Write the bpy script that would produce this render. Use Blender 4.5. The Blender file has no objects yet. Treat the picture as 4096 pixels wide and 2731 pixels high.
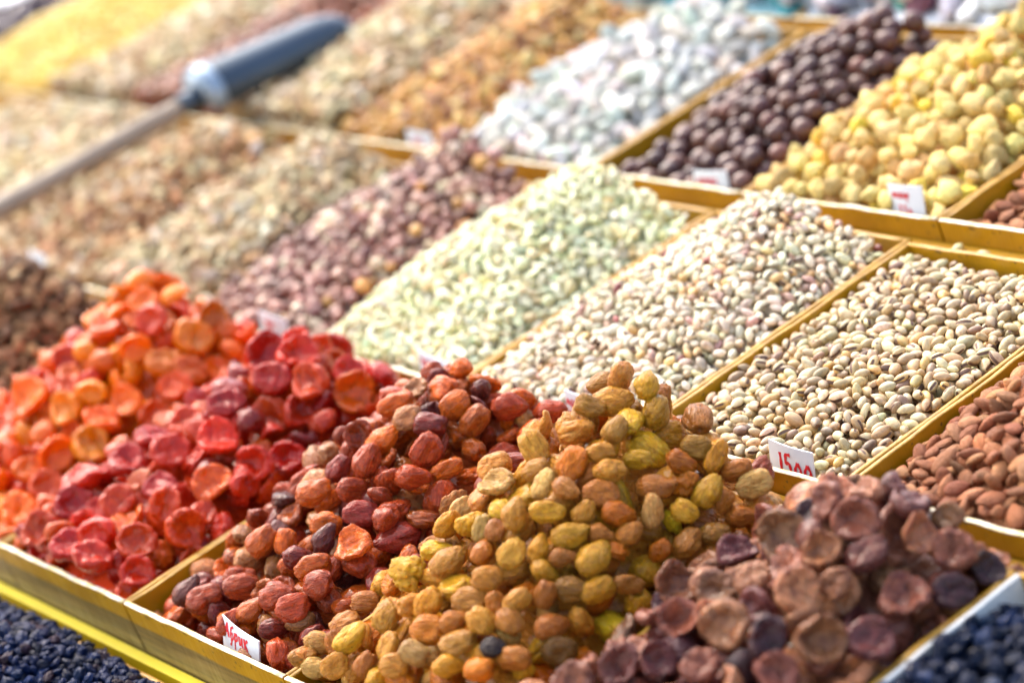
import bpy, bmesh, math, random
import numpy as np
from mathutils import Vector, Matrix, Quaternion, noise

# ------------------------------------------------------------------ camera, sky, sun
SC = bpy.context.scene
COL = SC.collection
U = 0.34                                   # one box depth, in metres
AL = 0.43544468                            # slope of the stall
CA, SA = math.cos(AL), math.sin(AL)
Z0 = 0.80
def W(u, v, n=0.0):                        # stall coordinates (in box depths) -> world metres
    return Vector((U*u, U*(v*CA - n*SA), U*(v*SA + n*CA) + Z0))
RP = Matrix(((1, 0, 0), (0, CA, -SA), (0, SA, CA)))
F_PX, YAW, PITCH = 11006.27, -0.97487551, 0.15869418
CAMP = Vector((2.55225898*U, -2.72601477*U, 1.60087234*U + Z0))
FW = Vector((math.sin(YAW)*math.cos(PITCH), math.cos(YAW)*math.cos(PITCH), -math.sin(PITCH)))
RT = Vector((math.cos(YAW), -math.sin(YAW), 0))
UPV = RT.cross(FW)
cd = bpy.data.cameras.new('camera')
cam = bpy.data.objects.new('camera', cd)
COL.objects.link(cam)
cam.matrix_world = Matrix.Translation(CAMP) @ Matrix((RT, UPV, -FW)).transposed().to_4x4()
cd.sensor_width = 36
cd.lens = F_PX/4096*36
cd.clip_start, cd.clip_end = 0.05, 500
cd.dof.use_dof = True
cd.dof.focus_distance = 5.86*U
cd.dof.aperture_fstop = 3.3
cd.dof.aperture_blades = 9
SC.camera = cam

SUN_FROM = Vector((-0.90, -0.16, 1.10)).normalized()
w = bpy.data.worlds.new("World")
SC.world = w
w.use_nodes = True
nt = w.node_tree
bg = nt.nodes['Background']
sky = nt.nodes.new('ShaderNodeTexSky')
sky.sky_type = 'NISHITA'
sky.sun_disc = False
sky.sun_elevation = math.asin(SUN_FROM.z)
sky.sun_rotation = math.atan2(SUN_FROM.x, SUN_FROM.y)
sky.dust_density = 5.0
sky.ozone_density = 0.4
nt.links.new(sky.outputs[0], bg.inputs[0])
bg.inputs[1].default_value = 0.15
sd = bpy.data.lights.new('sun', 'SUN')
sd.energy = 0.62
sd.angle = math.radians(105)
sd.color = (1.0, 0.985, 0.96)
sun = bpy.data.objects.new('sun', sd)
COL.objects.link(sun)
sun.rotation_euler = SUN_FROM.to_track_quat('Z', 'Y').to_euler()
SC.view_settings.view_transform = 'Standard'
SC.view_settings.look = 'None'
SC.view_settings.exposure = 1.7
SC.view_settings.gamma = 1
try:
    SC.cycles.max_bounces = 6
    SC.cycles.use_denoising = True
except Exception:
    pass

random.seed(7)
RNG = np.random.default_rng(11)

def project(P):                            # (N,3) world -> pixel x, y (4096 wide) and depth
    d = np.asarray(P) - np.array(CAMP)
    z = d @ np.array(FW)
    return 2048 + F_PX*(d @ np.array(RT))/z, 1365.5 - F_PX*(d @ np.array(UPV))/z, z

def on_ray(px, py, n):                     # the point at height n above the stall plane that shows at a photo point
    d = FW + RT*((px-2048)/F_PX) - UPV*((py-1365.5)/F_PX)
    nv = Vector((0, -SA, CA))
    o = Vector((0, 0, Z0)) + nv*(n*U)
    t = (o - CAMP).dot(nv)/d.dot(nv)
    P = (CAMP + d*t - Vector((0, 0, Z0)))/U
    return P.x, P.y*CA + P.z*SA

def lin(r, g, b):                          # sRGB 0-255 -> linear
    f = lambda c: (c/255/12.92) if c <= 10 else ((c/255+0.055)/1.055)**2.4
    return (f(r), f(g), f(b), 1.0)

# ------------------------------------------------------------------ naming
def tag(o, label=None, cat=None, group=None, kind=None):
    if label: o['label'] = label
    if cat: o['category'] = cat
    if group: o['group'] = group
    if kind: o['kind'] = kind
    return o
def link(name, me, parent=None):
    o = bpy.data.objects.new(name, me)
    COL.objects.link(o)
    if parent: o.parent = parent
    return o
def empty(name, loc):
    o = bpy.data.objects.new(name, None)
    o.empty_display_size = 0.02
    COL.objects.link(o)
    o.location = loc
    return o

# ------------------------------------------------------------------ materials
def new_mat(name):
    m = bpy.data.materials.new(name)
    m.use_nodes = True
    n = m.node_tree.nodes
    return m, n, m.node_tree.links, n['Principled BSDF']
def sock(node, ident):
    return [s for s in node.inputs if s.identifier == ident][0]
def mixc(n, l, fac, a, b, mode='MIX'):
    x = n.new('ShaderNodeMix'); x.data_type = 'RGBA'; x.blend_type = mode
    for s, v in ((sock(x, 'Factor_Float'), fac), (sock(x, 'A_Color'), a), (sock(x, 'B_Color'), b)):
        if hasattr(v, 'links'): l.new(v, s)
        else: s.default_value = v
    return [s for s in x.outputs if s.identifier == 'Result_Color'][0]
def ramp(n, l, src, p0, p1, v0=0.0, v1=1.0):
    r = n.new('ShaderNodeMapRange'); r.clamp = True
    l.new(src, r.inputs[0])
    for k, v in enumerate((p0, p1, v0, v1)): r.inputs[k+1].default_value = v
    return r.outputs[0]
def noise_tex(n, l, vec, scale, detail=3, rough=0.55, dist=0.0):
    t = n.new('ShaderNodeTexNoise')
    if vec is not None: l.new(vec, t.inputs['Vector'])
    t.inputs['Scale'].default_value = scale
    t.inputs['Detail'].default_value = detail
    t.inputs['Roughness'].default_value = rough
    t.inputs['Distortion'].default_value = dist
    return t.outputs['Fac']

def fruit_mat(name, r, loose, rough=0.45, spec=0.25, dark=(0.45, 0.32, 0.28), light=(1.5, 1.45, 1.3), mot=(2.2, 0.54, 0.80), lt=(1.6, 0.5, 0.75),
              wr=(0.45, 1, 1), wscale=5.0, wdist=0.10, wstr=0.6, sss=0.12, coat=0.0, bloom=0.0, bloomc=(0.75, 0.72, 0.78, 1), spots=None):
    """loose: for the joined rest of a heap, whose tint comes from its points; otherwise the tint is the object's own colour"""
    m, n, l, b = new_mat(name + ('_loose' if loose else ''))
    tc = n.new('ShaderNodeTexCoord')
    oi = n.new('ShaderNodeObjectInfo')
    if loose:
        at = n.new('ShaderNodeAttribute'); at.attribute_name = 'tint'; tint = at.outputs['Color']
        mp = n.new('ShaderNodeVectorMath'); mp.operation = 'SCALE'; mp.inputs['Scale'].default_value = 1/r
        l.new(tc.outputs['Object'], mp.inputs[0]); vec = mp.outputs[0]
    else:
        tint = oi.outputs['Color']
        cx = n.new('ShaderNodeMath'); cx.operation = 'MULTIPLY'; cx.inputs[1].default_value = 137.0
        l.new(oi.outputs['Random'], cx.inputs[0])
        av = n.new('ShaderNodeVectorMath'); av.operation = 'ADD'
        l.new(tc.outputs['Object'], av.inputs[0]); l.new(cx.outputs[0], av.inputs[1]); vec = av.outputs[0]
    dk = mixc(n, l, 1.0, tint, (*dark, 1), 'MULTIPLY')
    li = mixc(n, l, 1.0, tint, (*light, 1), 'MULTIPLY')
    c = mixc(n, l, ramp(n, l, noise_tex(n, l, vec, lt[0], 2), lt[1], lt[2]), tint, li)
    c = mixc(n, l, ramp(n, l, noise_tex(n, l, vec, mot[0], 4, 0.65), mot[1], mot[2]), c, dk)
    mp2 = n.new('ShaderNodeMapping'); mp2.inputs['Scale'].default_value = wr
    l.new(vec, mp2.inputs[0])
    wn = noise_tex(n, l, mp2.outputs[0], wscale, 5, 0.6, 0.6)
    c = mixc(n, l, ramp(n, l, wn, 0.32, 0.56, 0.50, 0.0), c, dk)
    if spots:
        sp = noise_tex(n, l, vec, spots[1], 2, 0.5)
        c = mixc(n, l, ramp(n, l, sp, spots[2], spots[2]+0.05), c, spots[0])
    if bloom:
        bn = noise_tex(n, l, vec, 2.6, 4, 0.7)
        c = mixc(n, l, ramp(n, l, bn, 0.45, 0.8, 0.0, bloom), c, bloomc)
    l.new(c, b.inputs['Base Color'])
    l.new(ramp(n, l, wn, 0.3, 0.7, rough+0.12, max(0.05, rough-0.1)), b.inputs['Roughness'])
    b.inputs['Specular IOR Level'].default_value = spec
    if sss:
        b.inputs['Subsurface Weight'].default_value = sss
        b.inputs['Subsurface Radius'].default_value = (1.0, 0.45, 0.2)
        b.inputs['Subsurface Scale'].default_value = r*U*0.35 if r > 0.03 else 0.003
    if coat:
        b.inputs['Coat Weight'].default_value = coat
        b.inputs['Coat Roughness'].default_value = 0.11
    bp = n.new('ShaderNodeBump')
    bp.inputs['Strength'].default_value = wstr
    bp.inputs['Distance'].default_value = wdist*r
    l.new(wn, bp.inputs['Height']); l.new(bp.outputs[0], b.inputs['Normal'])
    return m

def plain_mat(name, col, rough=0.5, metal=0.0, nscale=8, amt=0.25, bump=0.0, coat=0.0):
    m, n, l, b = new_mat(name)
    tc = n.new('ShaderNodeTexCoord')
    f = noise_tex(n, l, tc.outputs['Object'], nscale, 5, 0.6)
    dk = tuple(c*(1-amt) for c in col[:3]) + (1,)
    li = tuple(min(1, c*(1+amt*0.6)) for c in col[:3]) + (1,)
    l.new(mixc(n, l, ramp(n, l, f, 0.35, 0.65), dk, li), b.inputs['Base Color'])
    b.inputs['Roughness'].default_value = rough
    b.inputs['Metallic'].default_value = metal
    b.inputs['Coat Weight'].default_value = coat
    if bump:
        bp = n.new('ShaderNodeBump'); bp.inputs['Strength'].default_value = 0.6; bp.inputs['Distance'].default_value = bump
        l.new(f, bp.inputs['Height']); l.new(bp.outputs[0], b.inputs['Normal'])
    return m

def lacquer_mat(name, wood_below):
    """yellow paint under a scratched clear film; on the front boards the bare wood shows along the lower part"""
    m, n, l, b = new_mat(name)
    tc = n.new('ShaderNodeTexCoord'); ob = tc.outputs['Object']
    f = noise_tex(n, l, ob, 14, 4, 0.6)
    c = mixc(n, l, ramp(n, l, f, 0.3, 0.7), lin(156, 112, 0), lin(186, 140, 2))
    f2 = noise_tex(n, l, ob, 5, 3, 0.5)
    c = mixc(n, l, ramp(n, l, f2, 0.5, 0.72, 0.0, 0.55), c, lin(140, 104, 4))
    sp = noise_tex(n, l, ob, 160, 2, 0.5)
    c = mixc(n, l, ramp(n, l, sp, 0.66, 0.70), c, lin(110, 84, 30))
    if wood_below:
        sx = n.new('ShaderNodeSeparateXYZ'); l.new(ob, sx.inputs[0])
        ad = n.new('ShaderNodeMath'); ad.operation = 'MULTIPLY_ADD'; ad.inputs[1].default_value = 0.006
        l.new(noise_tex(n, l, ob, 9, 2), ad.inputs[0]); l.new(sx.outputs['Z'], ad.inputs[2])
        g = n.new('ShaderNodeMapping'); g.inputs['Scale'].default_value = (6, 40, 160); l.new(ob, g.inputs[0])
        wd = mixc(n, l, ramp(n, l, noise_tex(n, l, g.outputs[0], 1, 4), 0.35, 0.65), lin(96, 78, 40), lin(142, 118, 66))
        c = mixc(n, l, ramp(n, l, ad.outputs[0], -0.0158, -0.0140, 1.0, 0.0), c, wd)
    l.new(c, b.inputs['Base Color'])
    g2 = n.new('ShaderNodeMapping'); g2.inputs['Rotation'].default_value = (0, 0.55, 0); g2.inputs['Scale'].default_value = (300, 300, 22); l.new(ob, g2.inputs[0])
    st = noise_tex(n, l, g2.outputs[0], 1, 3, 0.6)
    l.new(ramp(n, l, st, 0.35, 0.7, 0.55, 0.3), b.inputs['Roughness'])
    b.inputs['Coat Weight'].default_value = 0.12
    b.inputs['Coat Roughness'].default_value = 0.25
    bp = n.new('ShaderNodeBump'); bp.inputs['Strength'].default_value = 0.5; bp.inputs['Distance'].default_value = 0.0007
    l.new(st, bp.inputs['Height']); l.new(bp.outputs[0], b.inputs['Normal'])
    return m
def edge_mat(name, c0, c1):
    m, n, l, b = new_mat(name)
    tc = n.new('ShaderNodeTexCoord'); ob = tc.outputs['Object']
    f = noise_tex(n, l, ob, 60, 4, 0.7)
    l.new(mixc(n, l, ramp(n, l, f, 0.42, 0.62), c0, c1), b.inputs['Base Color'])
    b.inputs['Roughness'].default_value = 0.35
    bp = n.new('ShaderNodeBump'); bp.inputs['Strength'].default_value = 0.7; bp.inputs['Distance'].default_value = 0.0012
    l.new(noise_tex(n, l, ob, 220, 4, 0.7), bp.inputs['Height']); l.new(bp.outputs[0], b.inputs['Normal'])
    return m
M_LAC = lacquer_mat('yellow_lacquer', False)
M_FRONT = lacquer_mat('yellow_lacquer_over_wood', True)
M_EDGE = edge_mat('worn_pale_edge', lin(214, 196, 130), lin(244, 240, 226))
M_EDGE2 = edge_mat('worn_ochre_edge', lin(160, 114, 4), lin(196, 150, 50))
M_BASE = plain_mat('box_base', lin(150, 112, 40), 0.7)
M_CARD = plain_mat('white_card', lin(216, 224, 232), 0.55, 0, 30, 0.04)
M_INK = plain_mat('red_marker', lin(205, 8, 40), 0.45, 0, 40, 0.15)
M_WRAP = plain_mat('white_film', lin(225, 225, 220), 0.25, 0, 25, 0.25, 0.001)
M_YCARD = plain_mat('yellow_cardboard', lin(226, 204, 30), 0.4, 0, 12, 0.15, 0.0006)

# ------------------------------------------------------------------ fruit and nut shapes (unit size, long axis = x, flat axis = z)
_ico = {}
def ico(sub):
    if sub not in _ico:
        bm = bmesh.new()
        bmesh.ops.create_icosphere(bm, subdivisions=sub, radius=1.0)
        v = np.array([x.co[:] for x in bm.verts]); f = np.array([[y.index for y in x.verts] for x in bm.faces])
        bm.free(); _ico[sub] = (v, f)
    a, b = _ico[sub]
    return a.copy(), b
def nz(P, s, off, stretch=(1, 1, 1)):
    st = stretch
    return np.array([noise.noise(Vector((p[0]*s*st[0]+off, p[1]*s*st[1]+off*1.7, p[2]*s*st[2]-off))) for p in P])
def ridged(P, s, off, stretch=(1, 1, 1)):
    return 1-2*np.abs(nz(P, s, off, stretch))

def whole_apricot(sub, seed):
    r = random.Random(seed); P, F = ico(sub); o = r.uniform(0, 50)
    d = 1 + 0.15*nz(P, 1.0, o) + 0.06*nz(P, 2.2, o+9)
    if sub >= 3:
        d -= 0.05*np.clip(ridged(P, 1.7, o+3, (0.45, 1, 1))-0.45, 0, 1)*2
        d -= 0.070*np.clip(ridged(P, 4.0, o+5, (0.25, 1, 1))-0.1, 0, 1)
    for _ in range(3):
        c = Vector((r.gauss(0, .7), r.gauss(0, 1), r.gauss(0, 1))).normalized()
        d -= r.uniform(0.04, 0.20)*np.exp(-((1-P@np.array(c))/r.uniform(.12, .3))**2)
    ang = np.arctan2(P[:, 2], P[:, 1])
    sut = np.exp(-(ang/0.16)**2)*np.clip(1.1-np.abs(P[:, 0]), 0, 1)
    d -= r.uniform(0.04, 0.2)*sut
    k = r.random()
    if k < 0.45:                           # sunken cheek
        c = Vector((r.uniform(-.4, .4), r.uniform(-.4, .4), 1)).normalized()
        d -= r.uniform(0.16, 0.34)*np.exp(-((1-P@np.array(c))/0.22)**2)
    if k > 0.65:                           # puckered end with a hole
        d -= 0.28*np.exp(-((1-P[:, 0])/0.05)**1.2)
    Q = P*d[:, None]
    if 0.45 < k <= 0.65:                   # pointed end
        t = np.clip(Q[:, 0], 0, 2); Q[:, 1] *= 1-0.35*t; Q[:, 2] *= 1-0.3*t; Q[:, 0] += 0.12*t*t
    Q *= np.array([1.06, r.uniform(0.70, 0.92), r.uniform(0.54, 0.76)])
    return Q, F, None
def crumpled_apricot(sub, seed):
    r = random.Random(seed); P, F = ico(sub); o = r.uniform(0, 50)
    d = 1 + 0.42*nz(P, 1.3, o) - 0.30*np.clip(ridged(P, 1.9, o+3)-0.3, 0, 1) - 0.12*np.clip(ridged(P, 4.2, o+6)-0.2, 0, 1)
    Q = P*d[:, None]*np.array([1.0, 0.9, 0.5])
    return Q, F, None
def apricot_half(sub, seed, thick=1.0, deep=1.0):
    r = random.Random(seed); P, F = ico(sub); o = r.uniform(0, 50)
    rr = np.sqrt(P[:, 0]**2+P[:, 1]**2); th = np.arctan2(P[:, 1], P[:, 0])
    t = r.uniform(0.30, 0.46)*thick; c = r.choice((0.06, 0.16, 0.20, 0.25, 0.30))*deep
    top = P[:, 2] > 0
    z = np.where(top, t*np.sqrt(np.clip(1-rr**4, 0, 1)), -t*np.sqrt(np.clip(1-rr**2.6, 0, 1)))
    dish = np.clip(1-(rr/r.uniform(.70, .82))**2.6, 0, 1)
    z = z - np.where(top, c*dish, 0) - 0.14*(1-rr**2)
    x, y = P[:, 0].copy(), P[:, 1].copy()
    edge = rr**3
    wob = 1 + 0.13*nz(P*np.array([1, 1, 0]), 1.2, o) + 0.05*nz(P*np.array([1, 1, 0]), 3.1, o+4)
    x *= wob; y *= wob*r.uniform(0.80, 1.0)
    z += edge*(0.24*nz(P*np.array([1, 1, 0]), 1.0, o+7)+0.08*nz(P*np.array([1, 1, 0]), 3.0, o+2))
    if sub >= 3:
        z += np.where(top, 0.12*nz(np.stack([x, y, 0*x], 1), 2.6, o+1) + 0.07*ridged(np.stack([x, y, 0*x], 1), 2.6, o+12, (0.5, 1, 1)), 0.05*ridged(P, 3.4, o+2))*np.where(rr < 0.95, 1, 0.3)
    z += edge*.045*deep*np.cos(th*r.choice((5, 6, 7, 9))+3*nz(P, 1.1, o+30)+o)
    for _ in range(2):                     # creases pressed across the flesh
        ca = r.uniform(0, 6.28); off_ = r.uniform(-.4, .4)
        line = x*math.cos(ca)+y*math.sin(ca)-off_+.12*nz(P, 1.5, o+20)
        z -= np.where(top, r.uniform(.05, .16), .05)*np.exp(-(line/.09)**2)*(rr < .97)
    k = r.random(); fold = r.uniform(0.0, 0.3) if k < 0.6 else r.uniform(0.35, 0.75)
    z += fold*(y**2)-0.08*fold              # bent like a saddle or a cupped hand
    if k > 0.85: z -= 0.30*x*x*np.sign(x)*0.7
    return np.stack([x, y, z], 1), F, None
def pistachio(sub, seed):
    r = random.Random(seed); P, F = ico(sub); o = r.uniform(0, 50)
    d = 1+0.05*nz(P, 1.3, o)
    Q = P*d[:, None]
    t = Q[:, 0]
    Q[:, 1] *= 0.56*(1-0.32*np.clip(t, 0, 1)**2); Q[:, 2] *= 0.52*(1-0.32*np.clip(t, 0, 1)**2)
    op = r.choice((0.0, 0.06, 0.09, 0.12, 0.17))
    if op:
        hw = op*np.clip((P[:, 0]+0.55)/1.5, 0, 1)
        inn = np.clip(1-(np.abs(P[:, 2])/np.maximum(hw, 1e-4))**2, 0, 1)*(P[:, 1] > 0.05)*(hw > 0.01)
        Q *= (1-0.16*inn)[:, None]
        lift = np.sign(P[:, 2])*op*0.5*np.clip(P[:, 0]+0.5, 0, 2)*(P[:, 1] > -0.4)*(1-inn)
        Q[:, 2] += lift*0.6
        mi = (inn[F].mean(1) > 0.30).astype(np.int32)
    else:
        mi = np.zeros(len(F), np.int32)
    return Q, F, mi
def almond(sub, seed):
    r = random.Random(seed); P, F = ico(sub); o = r.uniform(0, 50)
    d = 1+0.05*nz(P, 1.4, o)
    if sub >= 3: d += 0.018*ridged(P, 7, o, (0.15, 1, 1))
    Q = P*d[:, None]; t = Q[:, 0]
    k = 1-0.42*np.clip(t, 0, 1.2)**1.6+0.06*np.clip(-t, 0, 1)
    Q[:, 1] *= r.uniform(0.54, 0.64)*k; Q[:, 2] *= r.uniform(0.34, 0.42)*k
    return Q, F, None
def cashew(sub, seed):
    r = random.Random(seed); P, F = ico(sub); o = r.uniform(0, 50)
    Q = P*(1+0.07*nz(P, 1.6, o))[:, None]
    Q[:, 1] *= 0.60; Q[:, 2] *= 0.54
    Q[:, 1] += r.uniform(0.1, 0.42)*(Q[:, 0]**2)-0.15
    if r.random() < 0.4: Q[:, 2] = np.where(Q[:, 2] > 0, Q[:, 2]*0.3, Q[:, 2])
    return Q, F, None
def walnut_piece(sub, seed):
    r = random.Random(seed); P, F = ico(sub); o = r.uniform(0, 50)
    d = 1+0.42*nz(P, 1.3, o)+0.20*ridged(P, 2.4, o+5)-0.1
    Q = P*d[:, None]*np.array([1, r.uniform(0.55, 0.9), r.uniform(0.34, 0.62)])
    return Q, F, None
def ball(sub, seed):
    r = random.Random(seed); P, F = ico(sub); o = r.uniform(0, 50)
    return P*(1+0.05*nz(P, 1.2, o))[:, None]*np.array([1, r.uniform(0.88, 1), r.uniform(0.86, 0.98)]), F, None
def sugared(sub, seed):
    r = random.Random(seed); P, F = ico(sub); o = r.uniform(0, 50)
    Q = P*(1+0.10*nz(P, 1.3, o)+0.03*nz(P, 5, o))[:, None]; t = Q[:, 0]
    Q[:, 1] *= r.uniform(0.52, 0.66)*(1-0.25*np.clip(t, 0, 1)); Q[:, 2] *= r.uniform(0.46, 0.56)*(1-0.25*np.clip(t, 0, 1))
    return Q, F, None
def fig(sub, seed):
    r = random.Random(seed); P, F = ico(sub); o = r.uniform(0, 50)
    d = 1+0.20*nz(P, 1.3, o)-0.09*np.clip(ridged(P, 2.4, o+2, (0.4, 1, 1))-0.3, 0, 1)*2
    for _ in range(3):
        c = Vector((r.gauss(0, 1), r.gauss(0, 1), r.gauss(0, 1))).normalized()
        d -= r.uniform(0.08, 0.28)*np.exp(-((1-P@np.array(c))/r.uniform(.1, .3))**2)
    Q = P*d[:, None]; t = Q[:, 0]
    k = np.clip(t-0.35, 0, 1)
    Q[:, 1] *= 1-0.85*k; Q[:, 2] *= 1-0.85*k; Q[:, 0] += 0.35*k
    Q[:, 0] = np.where(Q[:, 0] < -0.55, -0.55+(Q[:, 0]+0.55)*0.35, Q[:, 0])
    Q *= np.array([0.95, r.uniform(0.85, 1.0), r.uniform(0.62, 0.85)])
    return Q, F, None
def raisin(sub, seed):
    r = random.Random(seed); P, F = ico(sub); o = r.uniform(0, 50)
    d = 1.1+0.34*nz(P, 1.6, o)-0.60*np.clip(ridged(P, 1.7, o+3, (0.5, 1, 1))-0.5, 0, 1)-0.30*np.clip(ridged(P, 3.2, o+8, (0.45, 1, 1))-0.4, 0, 1)
    return P*d[:, None]*np.array([1.05, r.uniform(0.58, 0.80), r.uniform(0.48, 0.66)]), F, None
def hazel(sub, seed):
    r = random.Random(seed); P, F = ico(sub); o = r.uniform(0, 50)
    d = 1+0.26*nz(P, 1.4, o)+0.05*ridged(P, 3.4, o, (0.4, 1, 1))
    return P*d[:, None]*np.array([1, r.uniform(0.72, 0.88), r.uniform(0.66, 0.82)]), F, None
def foil_sweet(sub, seed):
    r = random.Random(seed); P, F = ico(sub); o = r.uniform(0, 50)
    Q = np.sign(P)*np.abs(P)**0.55
    Q = Q*(1+0.18*ridged(P, 2.6, o))[:, None]*np.array([1, 0.6, 0.42])
    tw = np.clip(np.abs(Q[:, 0])-0.75, 0, 1)
    Q[:, 1] *= 1-1.1*np.clip(tw*2, 0, 0.6); Q[:, 0] *= 1+0.5*tw
    return Q, F, None

# (shape, radii in box depths of the long/mid/short half axes used for packing)
SHAPES = {'whole': (whole_apricot, (1, .84, .70)), 'crumple': (crumpled_apricot, (1, .9, .55)), 'half': (apricot_half, (1, .9, .46)),
          'disc': (lambda sub, seed: apricot_half(sub, seed+5, 1.25, .62), (1, .9, .52)),
          'pistachio': (pistachio, (1, .55, .51)), 'almond': (almond, (1, .58, .38)), 'cashew': (cashew, (1, .64, .50)),
          'walnut': (walnut_piece, (1, .75, .5)), 'ball': (ball, (1, .95, .93)), 'sugared': (sugared, (1, .6, .5)), 'fig': (fig, (.95, .9, .75)),
          'raisin': (raisin, (1, .6, .52)), 'hazel': (hazel, (1, .8, .74)), 'foil': (foil_sweet, (1, .6, .45))}
_var = {}
def variant(shape, k, sub):
    key = (shape, k, sub)
    if key not in _var: _var[key] = SHAPES[shape][0](sub, 1000*len(shape)+k*17+3)
    return _var[key]
_mesh = {}
def variant_mesh(shape, k, sub, mats):
    key = (shape, k, sub, mats[0].name)
    if key not in _mesh:
        V, F, mi = variant(shape, k, sub)
        me = bpy.data.meshes.new(shape+'_shape')
        fill_mesh(me, V, F)
        for m in mats: me.materials.append(m)
        if mi is not None: me.polygons.foreach_set('material_index', mi)
        _mesh[key] = me
    return _mesh[key]
def fill_mesh(me, V, F):
    me.vertices.add(len(V)); me.vertices.foreach_set('co', np.ascontiguousarray(V, dtype=np.float32).ravel())
    k = F.shape[1]
    me.loops.add(len(F)*k); me.loops.foreach_set('vertex_index', np.ascontiguousarray(F, dtype=np.int32).ravel())
    me.polygons.add(len(F)); me.polygons.foreach_set('loop_start', np.arange(0, len(F)*k, k, dtype=np.int32))
    me.polygons.foreach_set('use_smooth', np.ones(len(F), bool))
    me.update(calc_edges=True)

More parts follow.
